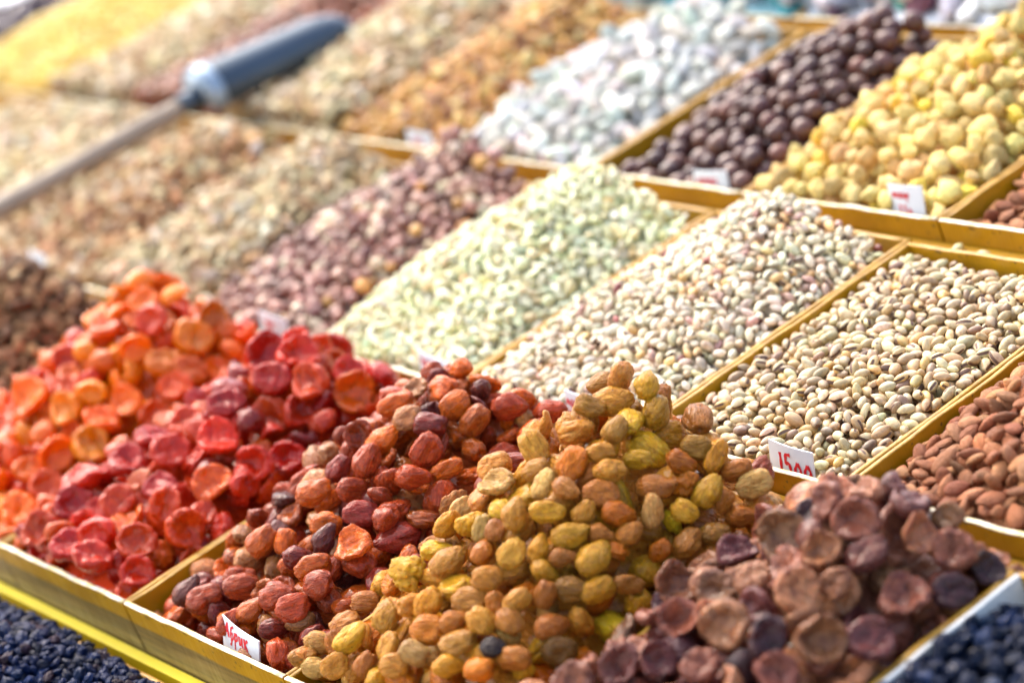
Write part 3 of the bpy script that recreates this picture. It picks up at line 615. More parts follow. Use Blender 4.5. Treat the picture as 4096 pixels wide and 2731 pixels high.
ACC = {                                     # x, y, half length, turn of the long axis, colour, shape
 'golden': (
  (G1, '1690,185,85,45,brown 1715,285,78,10,brown 1562,250,72,20,brown 1428,285,78,40,brown 1535,335,98,0,tan 1712,362,82,0,ochre 1355,405,88,25,strawyellow 1215,465,80,70,tan 1360,525,82,50,tan '
       '1490,455,88,-20,amber 1668,455,75,60,olivebrown 1470,580,92,70,amber 1605,558,70,0,tan 1208,605,88,30,ochre 1125,570,65,30,brown 1335,675,80,80,strawyellow 1650,640,80,10,tan 1770,575,70,0,lemonyellow '
       '1150,728,88,0,redbrown 1015,685,78,20,tan 910,680,62,45,amber 1607,730,92,0,brown 1450,720,74,-40,brown 905,775,60,50,strawyellow 995,790,88,0,ochre 1215,840,80,80,tan 1365,825,84,0,ochre '
       '1515,800,72,60,tan 1680,825,80,-10,amber 985,885,84,0,redbrown 860,885,74,10,tan 760,965,78,0,brown 1120,890,62,80,brown 1600,905,75,-20,brown 1465,925,90,15,ochre 1730,925,70,40,brown '
       '1190,985,80,50,tan 1315,965,72,70,ochre 1060,985,68,70,amber 900,1030,88,40,tan 738,1110,98,0,lemonyellow,crumple 1575,1045,98,50,ochre 1425,1030,70,0,brown 1085,1105,80,0,tan 1345,1080,70,-30,ochre '
       '1685,1010,56,-45,amber,crumple 540,1125,90,30,ochre 625,1270,84,60,tan 510,1240,72,0,brown 825,1235,86,45,ochre 1005,1195,90,0,tan 1350,1195,75,70,brown 1235,1240,76,40,tan 1470,1165,78,-20,olivebrown '
       '1600,1195,90,30,ochre 820,1340,94,0,amber 935,1320,68,20,brown 1065,1320,80,-40,tan 1190,1315,80,-60,brown 1365,1315,84,15,brown 275,1385,75,0,strawyellow 390,1300,76,20,brown 470,1400,90,60,ochre '
       '630,1410,80,80,tan 762,1465,80,-30,strawyellow 960,1420,90,-10,tan 1215,1480,88,0,brown 1120,1445,66,-30,blackish 1415,1440,88,0,olivebrown 290,1510,70,0,strawyellow 400,1520,76,40,tan 675,1525,80,0,tan '
       '910,1510,80,0,ochre 1050,1525,80,-10,amber 200,1475,58,20,brown 150,1425,70,30,tan 530,1500,68,60,brown'),
  (G3, '655,355,68,0,redbrown 585,460,80,20,redbrown 690,480,75,80,tan 790,530,75,0,olivebrown 880,590,86,60,ochre 720,615,80,-15,amber 740,705,66,60,amber,crumple 595,685,94,0,brown 840,740,86,60,ochre '
       '595,835,82,90,strawyellow 735,820,72,-40,ochre 980,640,80,20,brown 1060,700,90,20,strawyellow 985,820,80,0,brown 915,760,60,60,brown 740,940,86,60,brown 870,930,72,10,olivebrown 620,975,62,40,amber 480,1145,76,0,brown')),
 'brown': (
  (G1, '830,265,88,40,russet 1005,210,78,0,maroon 945,325,80,30,orangebrown 1025,380,90,50,orangebrown 1190,340,84,0,russet 830,430,84,0,maroon 815,550,90,60,russet 545,590,88,70,russet 745,660,88,0,russet '
       '400,600,74,50,maroon 390,540,74,30,orangebrown 300,735,92,30,orangebrown 510,800,88,0,maroon 350,855,80,10,orange 240,1030,80,0,maroon 350,950,80,60,plumbrown 485,980,94,0,orangebrown,half 635,850,86,80,russet '
       '305,1080,86,15,orange 135,1200,90,0,russet 210,1255,86,20,russet 105,1330,66,0,maroon 330,1160,90,10,russet 895,150,74,50,maroon 1130,250,78,-20,russet 470,690,80,0,russet 905,620,78,30,orangebrown 730,400,76,20,paletan 600,470,80,40,orange'),
  (G0, '695,1170,62,0,paletan 690,1260,66,50,plumbrown 750,1290,76,20,russet 885,1240,72,10,russet 960,1080,70,50,orangebrown 920,1330,60,40,orangebrown 740,1090,50,0,plumbrown 845,1370,60,50,russet')),
 'red': (
  (G0, '1135,510,75,0,vermilion 1280,510,80,0,orangered 835,590,78,20,crimson 1000,480,84,0,crimson 630,760,76,0,scarlet 800,715,76,10,scarlet 775,850,80,60,orangered 940,815,75,0,scarlet 580,860,70,0,crimson '
       '610,945,66,70,vermilion 680,1030,80,0,vermilion 510,1080,80,10,vermilion 365,1045,80,20,scarlet 440,930,72,20,vermilion 505,1175,68,0,scarlet 330,1150,80,10,scarlet 230,1095,72,20,crimson 470,790,76,0,crimson '
       '310,860,80,20,scarlet 275,930,76,20,crimson 1050,770,72,0,crimson 680,640,70,50,vermilion 900,880,66,0,scarlet 560,690,76,30,crimson 150,1050,76,20,vermilion 1090,410,84,0,scarlet 1220,400,80,-30,scarlet 985,405,80,30,crimson'),),
 'orange': (
  (G0, '545,150,60,0,redorange 470,210,58,60,orange 575,200,66,0,deeporange 710,340,80,20,amberorange 605,430,74,20,amberorange 505,380,62,0,orange 455,555,66,0,orange 240,575,66,0,amberorange 340,530,62,0,amberorange '
       '540,575,62,30,deeporange 410,290,74,30,orange 330,370,68,30,orange 215,420,72,0,deeporange 380,640,70,0,deeporange 210,750,76,40,orange 340,740,76,10,amberorange 70,935,78,0,orange 660,550,68,0,deeporange '
       '560,280,72,0,redorange 700,470,74,0,orange 180,870,66,0,deeporange 110,800,66,0,orange 130,560,76,30,orange'),),
 'purple': (
  (G3, '1655,725,132,0,duskybrown 1830,780,104,60,mauvebrown 1515,850,118,0,mauvebrown 1795,920,98,40,tanpink 1350,975,100,20,tanpink 1550,995,118,0,plumbrown 1180,905,120,20,duskybrown 1960,1000,112,0,mauvebrown '
       '1255,1195,114,50,tanpink 1420,1145,92,30,duskybrown 1725,1180,128,30,mauvebrown 1955,1160,112,0,darkplum 1040,1110,95,60,tanpink 880,1160,104,30,duskybrown 925,1330,124,50,tanpink 710,1305,104,50,mauvebrown '
       '1120,1400,112,60,darkplum 1360,1415,132,0,duskybrown 1580,1420,124,0,plumbrown 615,1480,92,30,plumbrown 430,1490,112,40,plumbrown 800,1500,100,30,mauvebrown 445,1350,94,60,duskybrown 700,1170,110,40,duskybrown '
       '1940,860,80,0,duskybrown 2110,1060,88,40,darkplum 970,985,104,50,plumbrown 1390,790,104,50,mauvebrown 1270,760,104,30,duskybrown 1150,1530,104,0,mauvebrown'),),
}
RPI = RP.transposed()
def put_measured(h):
    hp = h['hp']; names = {p[1].replace(' ', ''): p for p in h['pal']}
    todo = []
    for (ox, oy, sc), txt in ACC[h['key']]:
        for it in txt.split():
            a = it.split(',')
            px, py, rp, ang = ox+float(a[0])*sc, oy+float(a[1])*sc, float(a[2])*sc, math.radians(float(a[3]))
            n = .05
            for _ in range(14):
                u, v = on_ray(px, py, n)
                n = .5*n+.5*(hp.at(hp.T, u, v)-.35*h['size'])
            u = min(max(u, hp.u0+.02), hp.u1-.02); v = min(max(v, hp.v0+.03), hp.v1-.015)
            todo.append((n, u, v, px, py, rp, ang, a[4], a[5] if len(a) > 5 else h['shapes'][0][0] if h['shapes'][0][0] == 'whole' or RNG.random() < h['shapes'][0][1] else 'disc'))
    todo.sort(key=lambda t: t[0])
    for n, u, v, px, py, rp, ang, cn, shape in todo:
        dep = (W(u, v, n)-CAMP).dot(FW)
        sz = rp*dep/F_PX/U*.98
        ax = tuple(sz*a for a in SHAPES[shape][1])
        toc = RPI @ (CAMP-W(u, v, n)).normalized()
        flat = shape in ('half', 'crumple', 'disc')
        z = (hp.normal(u, v)*(.55 if flat else .45)+toc*.75+Vector(RNG.normal(size=3))*(.36 if flat else .30)).normalized()
        x = RPI @ (RT*math.cos(ang)+UPV*math.sin(ang))
        x = (x-z*x.dot(z)).normalized()
        q = Matrix((x, z.cross(x), z)).transposed().to_quaternion()
        b, nn, sc_, st = hp.place(np.array([u]), np.array([v]), ax, q, .25)
        t0 = hp.at(hp.T, u, v)
        nn = min(max(nn, t0-.35*sz), t0+.12*sz)
        p = names[cn]
        hp.commit(u, v, nn, ax, q, st, (p[1], jitter(p[2])), shape, int(RNG.integers(h['nvar'])), sz=sz, layer=2)

# price cards: heap, label, photo point of the foot, width, height, lines (text, foot, size, indent), lean, turn
CARDS = [
 ('brown', 'white price card with red lettering wedged at the front of the russet heap', 918, 2585, .20, .090, [('Абрик', .046, .042, .016)], 22, -9),
 ('pist_b', 'white price card with red numerals 1500 at the front of the beige pistachios', 3112, 1884, .178, .094, [('1500', .022, .058, .034)], 18, -3),
 ('fig', 'white price card with red writing standing before the pale fig heap', 3600, 850, .155, .115, [('инжир', .078, .026, .022), ('330', .030, .034, .044)], 18, 2),
 ('choc', 'white price card with red writing standing before the chocolate balls', 2790, 762, .18, .085, [('молоко', .044, .030, .020), ('30', .02, .024, .07)], 18, 4),
 ('cashew', 'white price card with red writing standing before the pale cashew heap', 1690, 1516, .20, .092, [('кожа', .055, .030, .018), ('10', .024, .026, .04)], 18, -6),
 ('pist_a', 'white price card, half hidden by the golden heap, before the pale pistachios', 2270, 1672, .17, .090, [('молоко', .050, .034, .008), ('10', .022, .028, .012)], 18, -2),
 ('hazel', 'blurred white price card before the hazelnut heap', 1030, 1352, .19, .095, [('ном', .055, .034, .05), ('30', .028, .028, .06)], 18, -3),
 ('white', 'blurred white price card before the white sugared nuts', 2150, 672, .18, .09, [('кама', .045, .036, .03)], 18, 0),
 ('grais', 'blurred white price card before the golden raisin heap', 1630, 597, .18, .09, [('ром', .045, .036, .05)], 18, -2),
 ('wal_2', 'blurred white price card at the left edge before the brown walnut heap', 118, 1092, .15, .11, [('ном', .06, .03, .03)], 18, -4),
 ('wal_1', 'blurred white price card peeping out behind the orange apricot peak', 520, 1205, .15, .09, [('ом', .04, .03, .03)], 18, -4),
]
for i, h in enumerate(HS):
    ua, ub = h.get('ucustom', (CU[h['col']+1]+BT+.004, CU[h['col']]-BT-.004))
    va, vb = h['row']+h.get('v0', .0)+BT+.003, h['row']+h.get('v1', .872)
    uc = (ua+ub)/2
    hp = Heap(ua, ub, va, vb, (uc+h['peak'][0], h['row']+h['peak'][1], h['peak'][2]), h['e'], h['r'], h['power'], h.get('rough', .025), seed=i+1)
    s2 = SHAPES[h['shapes'][0][0]][1][2]*h['size']
    hp.core(2.1*s2+1.0*h['size'])
    kw = dict(tilt=h['tilt'], cand=h.get('cand', 9), flip=h.get('flip', 0), jit=h['jit'], nvar=h['nvar'], inset=h.get('inset', .6), sink=.16)
    h['hp'] = hp
    for c_ in CARDS:                        # nothing lies where a card stands
        if c_[0] == h['key']:
            cu_, cv_ = on_ray(c_[2], c_[3], 0)
            i0, i1 = int((cu_-c_[4]/2-ua)/hp.cell), int((cu_+c_[4]/2-ua)/hp.cell)
            hp.H[max(0, i0):max(0, i1), :max(1, int(.040/hp.cell))] += .07
    if h['key'] in ACC:
        hp.fill(h['shapes'], h['pal'], h['size'], h['n'], top=-.85*h['size'], **kw)
        put_measured(h)
        hp.fill(h['shapes'], h['pal'], h['size']*.95, h['n'], top=-.25*h['size'], **kw)
    else:
        hp.fill(h['shapes'], h['pal'], h['size'], h['n']*2, top=.25*h['size'], **kw)

# ------------------------------------------------------------------ what of each heap the photograph shows: a coarse depth image of all pieces
ZW, ZH = 1024, 683
zbuf = np.full((ZH, ZW), 1e9); zid = np.full((ZH, ZW), -1, int)
ALLP = []
for h in HS:
    for p in h['hp'].pieces:
        p['h'] = h; p['P'] = W(p['u'], p['v'], p['n']); ALLP.append(p)
XX, YY, ZZ = project([p['P'][:] for p in ALLP])
for i, p in enumerate(ALLP):
    p['x'], p['y'] = XX[i], YY[i]
    cx, cy = XX[i]/4, YY[i]/4
    rad = .80*(p['ax'][0]*p['ax'][1])**.5*U*F_PX/4/ZZ[i]
    x0, x1, y0, y1 = max(0, int(cx-rad)), min(ZW-1, int(cx+rad)+1), max(0, int(cy-rad)), min(ZH-1, int(cy+rad)+1)
    if x1 <= x0 or y1 <= y0: continue
    gx, gy = np.meshgrid(np.arange(x0, x1+1)-cx, np.arange(y0, y1+1)-cy)
    inside = gx*gx+gy*gy <= rad*rad
    d = ZZ[i]-.5*p['ax'][2]*U
    sl = zbuf[y0:y1+1, x0:x1+1]
    m = inside & (d < sl)
    sl[m] = d
    zid[y0:y1+1, x0:x1+1][m] = i
seen = np.bincount(zid[zid >= 0].ravel(), minlength=len(ALLP))

ONES = ['first', 'second', 'third', 'fourth', 'fifth', 'sixth', 'seventh', 'eighth', 'ninth', 'tenth', 'eleventh', 'twelfth', 'thirteenth', 'fourteenth', 'fifteenth',
        'sixteenth', 'seventeenth', 'eighteenth', 'nineteenth']
TENS = {2: ('twentieth', 'twenty'), 3: ('thirtieth', 'thirty'), 4: ('fortieth', 'forty')}
def nth(k):
    if k < 20: return ONES[k-1]
    a, b = divmod(k, 10)
    return TENS[a][0] if b == 0 else TENS[a][1]+' '+ONES[b-1]

LIMIT = {}
for i, p in enumerate(ALLP): p['seen'] = int(seen[i])
kinds = {}
for p in ALLP:
    kinds.setdefault(p['h']['name'], []).append(p)
for name, ps in kinds.items():
    ok = [p for p in ps if p['seen'] >= 3 and not p['h'].get('loose')]
    ok.sort(key=lambda p: -p['seen'])
    for p in ok[:300]: p['single'] = True

def piece_matrix(p):
    return Matrix.Translation(p['P']) @ (RP @ p['q'].to_matrix()).to_4x4() @ Matrix.Scale(p['sz']*U, 4)
def shape_word(h, p):
    wd = h['what']
    if h['shapes'][0][0] == 'half' and p['shape'] == 'crumple': wd = 'crumpled apricot half'
    if h['shapes'][0][0] == 'whole':
        wd = {'whole': 'whole dried apricot', 'crumple': 'crumpled dried apricot', 'half': 'dished apricot half'}[p['shape']]
    return wd
for h in HS:
    hp = h['hp']
    m1, m2 = MK[h['mat']]
    msA = [m1, M_KERN] if h['mat'] == 'pist' else [m1]
    msB = [m2, M_KERN] if h['mat'] == 'pist' else [m2]
    singles = [p for p in hp.pieces if p.get('single')]
    # rows down the heap, then places from the left in each row
    if singles:
        rh = np.median([2*p['ax'][1]*U*F_PX/((p['P']-CAMP).dot(FW)) for p in singles])
        top = min(p['y'] for p in singles)
        rows = {}
        for p in singles: rows.setdefault(int((p['y']-top)/rh), []).append(p)
        for k, (r_, ps) in enumerate(sorted(rows.items())):
            for j, p in enumerate(sorted(ps, key=lambda p: p['x'])): p['pos'] = (k+1, j+1)
    looks = {}
    for p in singles: looks.setdefault((shape_word(h, p), p['tint'][0]), []).append(p)
    for p in singles:
        o = link(h['name'], variant_mesh(p['shape'], p['k'], h['sub'], msA))
        o.matrix_world = piece_matrix(p)
        o.color = (*p['tint'][1], 1)
        sw, cn = shape_word(h, p), p['tint'][0]
        place = h['heap'].replace(' apricot heap', ' heap').replace('right hand ', 'right ')
        if len(looks[(sw, cn)]) == 1: lab = f"the only {cn} {sw} on the {h['heap']}"
        else:
            if h['shapes'][0][0] == 'whole': sw = sw.replace('whole dried ', '').replace('dried ', '')
            sw = sw.replace('glossy ', '').replace('dried ', '')
            lab = f"{cn} {sw}, {nth(p['pos'][1])} from left in {nth(p['pos'][0])} row of {place}"
        grp = f"pieces of the {h['heap']}"
        tag(o, lab, h['cat'], grp)
    # the rest of the heap, with the mass under it, is one object
    Vs, Fs, Ts, Ms, off = [], [], [], [], 0
    loose_sub = {'whole': 3, 'half': 3, 'disc': 3, 'crumple': 3}
    for p in hp.pieces:
        if p.get('single'): continue
        V, F, mi = variant(p['shape'], p['k'] % 4, 3 if (p['shape'] in loose_sub and p['seen']) else 2)
        M = np.array(piece_matrix(p))
        Vs.append(V@M[:3, :3].T+M[:3, 3]); Fs.append(F+off); off += len(V)
        Ts.append(np.tile(np.array([*p['tint'][1], 1.0]), (len(V), 1)))
        Ms.append(mi if mi is not None else np.zeros(len(F), np.int32))
    st = 3
    ii = list(range(0, hp.nu, st)); jj = list(range(0, hp.nv, st))
    if ii[-1] != hp.nu-1: ii.append(hp.nu-1)
    if jj[-1] != hp.nv-1: jj.append(hp.nv-1)
    G = np.array([[W(hp.u0+a*hp.cell, hp.v0+b*hp.cell, hp.coreT[a, b])[:] for b in jj] for a in ii]).reshape(-1, 3)
    nb = len(jj)
    Q = np.array([(a*nb+b, (a+1)*nb+b, (a+1)*nb+b+1, a*nb+b+1) for a in range(len(ii)-1) for b in range(nb-1)])
    Fc = np.concatenate([Q[:, [0, 1, 2]], Q[:, [0, 2, 3]]])
    Vs.append(G); Fs.append(Fc+off); Ms.append(np.zeros(len(Fc), np.int32))
    avg = sum(np.array(p[2])*p[0] for p in h['pal'])/sum(p[0] for p in h['pal'])
    Ts.append(np.tile(np.array([*avg, 1.0]), (len(G), 1)))
    me = bpy.data.meshes.new(h['name']+'_rest')
    fill_mesh(me, np.concatenate(Vs), np.concatenate(Fs))
    at = me.attributes.new('tint', 'FLOAT_COLOR', 'POINT')
    at.data.foreach_set('color', np.concatenate(Ts).astype(np.float32).ravel())
    for m in msB: me.materials.append(m)
    me.polygons.foreach_set('material_index', np.concatenate(Ms).astype(np.int32))
    o = link(h['name']+'_heap', me)
    tag(o, f"remaining {h['what']} mass making up the {h['heap']}", h['cat'], None, 'stuff')

# ------------------------------------------------------------------ boxes
def board(name, parent, p0, p1, w0, depth, mat, emat, top=0.0, wave=.002, seed=0, across='v'):
    """a board along p0-p1 (stall coordinates), its upper edge a little uneven; width w0 across, going down by depth"""
    n = max(6, int(((p1[0]-p0[0])**2+(p1[1]-p0[1])**2)**.5/.06))
    bm = bmesh.new(); rings = []
    org = W(*p0)
    bv = .18*w0
    for k in range(n+1):
        t = k/n
        u, v = p0[0]+(p1[0]-p0[0])*t, p0[1]+(p1[1]-p0[1])*t
        dz = wave*(noise.noise(Vector((t*7+seed*3.3, seed, 0)))+.5*noise.noise(Vector((t*23+seed, 5, 0))))
        dw = .6*wave*noise.noise(Vector((t*4+seed*1.7, 9, seed)))
        prof = [(-w0/2, -depth), (-w0/2+dw, -bv+dz), (-w0/2+bv+dw, dz), (w0/2-bv+dw, dz), (w0/2+dw, -bv+dz), (w0/2, -depth)]
        r = []
        for a, b in prof:
            q = W(u, v+a, top+b) if across == 'v' else W(u+a, v, top+b)
            r.append(bm.verts.new(RPI @ (q-org)))
        rings.append(r)
    for k in range(n):
        for a in range(6):
            f = bm.faces.new((rings[k][a], rings[k][(a+1) % 6], rings[k+1][(a+1) % 6], rings[k+1][a]))
            f.smooth = 1 <= a <= 3
            f.material_index = 1 if 1 <= a <= 3 else 0
    bm.faces.new(rings[0][::-1]); bm.faces.new(rings[-1])
    bmesh.ops.recalc_face_normals(bm, faces=bm.faces[:])
    me = bpy.data.meshes.new(name); bm.to_mesh(me); bm.free()
    me.materials.append(mat); me.materials.append(emat)
    o = link(name, me, parent)
    o.matrix_world = Matrix.Translation(org) @ RP.to_4x4()
    return o
def slab(name, parent, u0, u1, v0, v1, n0, n1, mat):
    bm = bmesh.new()
    vs = [bm.verts.new(W(u, v, n)) for n in (n0, n1) for (u, v) in ((u0, v0), (u1, v0), (u1, v1), (u0, v1))]
    for f in ((3, 2, 1, 0), (4, 5, 6, 7), (0, 1, 5, 4), (1, 2, 6, 5), (2, 3, 7, 6), (3, 0, 4, 7)): bm.faces.new([vs[i] for i in f])
    me = bpy.data.meshes.new(name); bm.to_mesh(me); bm.free(); me.materials.append(mat)
    return link(name, me, parent)
def box(what, where, row, ua, ub, v1=.90, film=False, depth=.20, seed=0, vf=0.0, top=0.0, btop=-.004):
    t = BT
    e = empty('produce_box', W((ua+ub)/2, row+.45, -.20))
    e.rotation_euler = (AL, 0, 0)
    bpy.context.view_layer.update()
    def keep(o):
        m = o.matrix_world.copy(); o.parent = e; o.matrix_parent_inverse = e.matrix_basis.inverted(); o.matrix_basis = m
    ml, me_ = (M_WRAP, M_WRAP) if film else (M_LAC, M_EDGE2)
    keep(board('front_board', None, (ua+.002, row+vf+t/2), (ub-.002, row+vf+t/2), t, depth, M_FRONT if row == 0 else M_LAC, M_EDGE, top, .005, seed))
    keep(board('back_board', None, (ua+.002, row+v1+t/2), (ub-.002, row+v1+t/2), t, depth, M_LAC, M_EDGE2, top+btop, .004, seed+40))
    keep(board('side_board', None, (ua+t/2, row+vf+t+.001), (ua+t/2, row+v1-.001), t, depth, ml, me_, top-.002, .004, seed+80, 'u'))
    keep(board('side_board', None, (ub-t/2, row+vf+t+.001), (ub-t/2, row+v1-.001), t, depth, M_LAC, M_EDGE2, top-.002, .004, seed+120, 'u'))
    keep(slab('base_board', None, ua+.003, ub-.003, row+vf+.003, row+v1+t-.003, top-depth-.012, top-depth+.002, M_BASE))
    tag(e, f"{'white film lined' if film else 'yellow lacquered'} wooden box holding the {where}", 'box', 'boxes of the stall')
for i, h in enumerate(HS):
    if h['key'] in ('foil', 'teal', 'prune'): continue
    if h['key'] == 'black_left':
        box('', h['heap'], -1, -3.97, -2.70, v1=.93, seed=i, vf=.02, top=-.13, btop=0); continue
    box('', h['heap'], h['row'], -8.47 if h['key'] == 'yellow' else CU[h['col']+1]+.002, CU[h['col']]-.002, v1=.90 if h['key'] != 'pist_b' else .885, film=h['key'] == 'black_right', seed=i*3)
for a, b, nm in ((-3.97, -1.68, 'heap of wrapped sweets'), (-5.22, -3.975, 'heap of teal wrapped sweets')):
    box('', nm, 3, a, b, v1=.62, seed=int(a*10)+90, top=-.02)

# planks closing the gaps between the rows of boxes, with stray nuts on them
for row, nm in ((0, 'front and second rows'), (1, 'second and third rows'), (2, 'third and last rows')):
    o = slab('spacer_plank', None, -9.0, -.42 if row == 0 else -1.04, row+.925, row+.996, -.085, -.06, M_LAC)
    tag(o, f'narrow yellow plank closing the gap between the {nm} of boxes', 'plank', 'planks between the box rows')
hb = [h for h in HS if h['key'] == 'pist_b'][0]; hcs = [h for h in HS if h['key'] == 'cashew'][0]
for k, (u, v, h_, where) in enumerate(((-2.14, 1.955, hb, 'below the price card of the figs'), (-2.235, 1.965, hb, 'behind the corner of the beige pistachio box'), (-1.93, 1.950, hcs, 'behind the pistachios'),
                                       (-1.985, 1.968, hcs, 'in the gap in front of the almond box'), (-1.86, 1.960, hcs, 'at the far right edge'))):
    sh = h_['shapes'][0][0]
    o = link(h_['name'], variant_mesh(sh, k % 5, 3, [MK[h_['mat']][0]]+([M_KERN] if h_['mat'] == 'pist' else [])))
    o.matrix_world = Matrix.Translation(W(u, v, -.06+.5*h_['size'])) @ (RP @ Matrix.Rotation(1.3*k+.4, 3, 'Z')).to_4x4() @ Matrix.Scale(h_['size']*U, 4)
    o.color = (*jitter(h_['pal'][0][2]), 1)
    tag(o, f"stray {h_['what']} lying on the yellow plank {where}", h_['cat'])

# the stall under the boxes, and the ground
def struct(o, label=None):
    o['kind'] = 'structure'
    return o
M_BOARD = plain_mat('stall_planks', lin(120, 96, 60), 0.7, 0, 6, 0.3, 0.001)
t = empty('display_stand', (W(-5, 1.2, -.3).x, W(-5, 1.2, -.3).y, 0))
def world_box(name, parent, cx, cy, cz, sx, sy, sz, mat):
    bm = bmesh.new(); bmesh.ops.create_cube(bm, size=1)
    bmesh.ops.scale(bm, vec=(sx, sy, sz), verts=bm.verts); bmesh.ops.translate(bm, vec=Vector((cx, cy, cz))-parent.location, verts=bm.verts)
    me = bpy.data.meshes.new(name); bm.to_mesh(me); bm.free(); me.materials.append(mat)
    return link(name, me, parent)
top = slab('display_board', None, -11.5, 1.2, -1.2, 4.3, -.40, -.36, M_BOARD)
top.parent = t; top.matrix_parent_inverse = Matrix.Translation(-t.location)
for u in (-11, -6, -1, 1):
    for v in (-1.0, 4.0):
        p = W(u, v, -.41)
        world_box('leg', t, p.x, p.y, (p.z-.01)/2, .06, .06, p.z-.01, M_BOARD)
tag(t, 'sloping wooden stand under all the produce boxes', 'display stand')
ledge = slab('yellow_cardboard_strip', None, -4.6, -1.9, -.030, -.004, -.30, -.140, M_YCARD)
tag(ledge, 'bright yellow cardboard strip standing between the black raisins and the front boards', 'cardboard')
for i, (u0, u1) in enumerate(((-4.6, -3.08), (-3.07, -2.2), (-2.19, -1.0))): pass
bm = bmesh.new(); bmesh.ops.create_grid(bm, x_segments=8, y_segments=8, size=60)
me = bpy.data.meshes.new('ground'); bm.to_mesh(me); bm.free()
me.materials.append(plain_mat('pale_concrete', lin(196, 192, 184), 0.8, 0, 3, 0.2, 0.002))
struct(link('ground', me))

# ------------------------------------------------------------------ price cards in red marker
GLY = {  # strokes in a unit box, x 0..1 (advance), y 0..1
 'А': (1.0, [[(0, .05), (.3, .5), (.55, 1)], [(.55, 1), (.7, .5), (.85, .02)], [(.2, .36), (.72, .36)], [(.52, .95), (.60, .42), (.74, .06)]]),
 'б': (.8, [[(.7, 1), (.35, .9), (.15, .55), (.2, .15), (.45, .05), (.62, .25), (.5, .5), (.22, .5)], [(.3, .06), (.3, -.3), (.02, -.36)]]),
 'р': (.75, [[(.1, .7), (.14, -.45)], [(.12, .5), (.35, .72), (.56, .5), (.45, .25), (.18, .2)]]),
 'и': (.75, [[(.08, .7), (.1, .15), (.3, .15), (.5, .7)], [(.5, .7), (.52, .1), (.65, .15)]]),
 'к': (.75, [[(.1, .75), (.14, .0)], [(.55, .75), (.15, .38), (.6, .0)]]),
 'н': (.7, [[(.1, .7), (.12, .05)], [(.5, .7), (.52, .05)], [(.12, .4), (.5, .4)]]),
 'ж': (.9, [[(.4, .75), (.42, .0)], [(.05, .7), (.4, .4), (.02, .02)], [(.78, .7), (.42, .4), (.8, .02)]]),
 '1': (.6, [[(.38, 1), (.43, .6), (.43, 0)], [(.42, .22), (.32, .1), (.14, .02)]]),
 '5': (.9, [[(.68, 1), (.3, .98), (.22, .55), (.55, .62), (.68, .3), (.5, .02), (.15, .08)]]),
 '0': (.75, [[(.35, .72), (.12, .4), (.2, .05), (.45, .05), (.6, .4), (.35, .72)]]),
 '3': (.8, [[(.15, .9), (.5, .98), (.55, .7), (.3, .55), (.6, .35), (.45, .02), (.1, .08)]]),
 'м': (.9, [[(.05, .05), (.2, .7), (.4, .2), (.6, .7), (.74, .05)]]),
 'о': (.7, [[(.35, .72), (.12, .4), (.2, .05), (.45, .05), (.6, .4), (.35, .72)]]),
 'л': (.75, [[(.02, .05), (.25, .7), (.5, .7), (.55, .05)]]),
 'а': (.75, [[(.55, .6), (.3, .72), (.1, .4), (.25, .05), (.5, .3), (.55, .7), (.6, .05)]]),
 ' ': (.5, []),
}
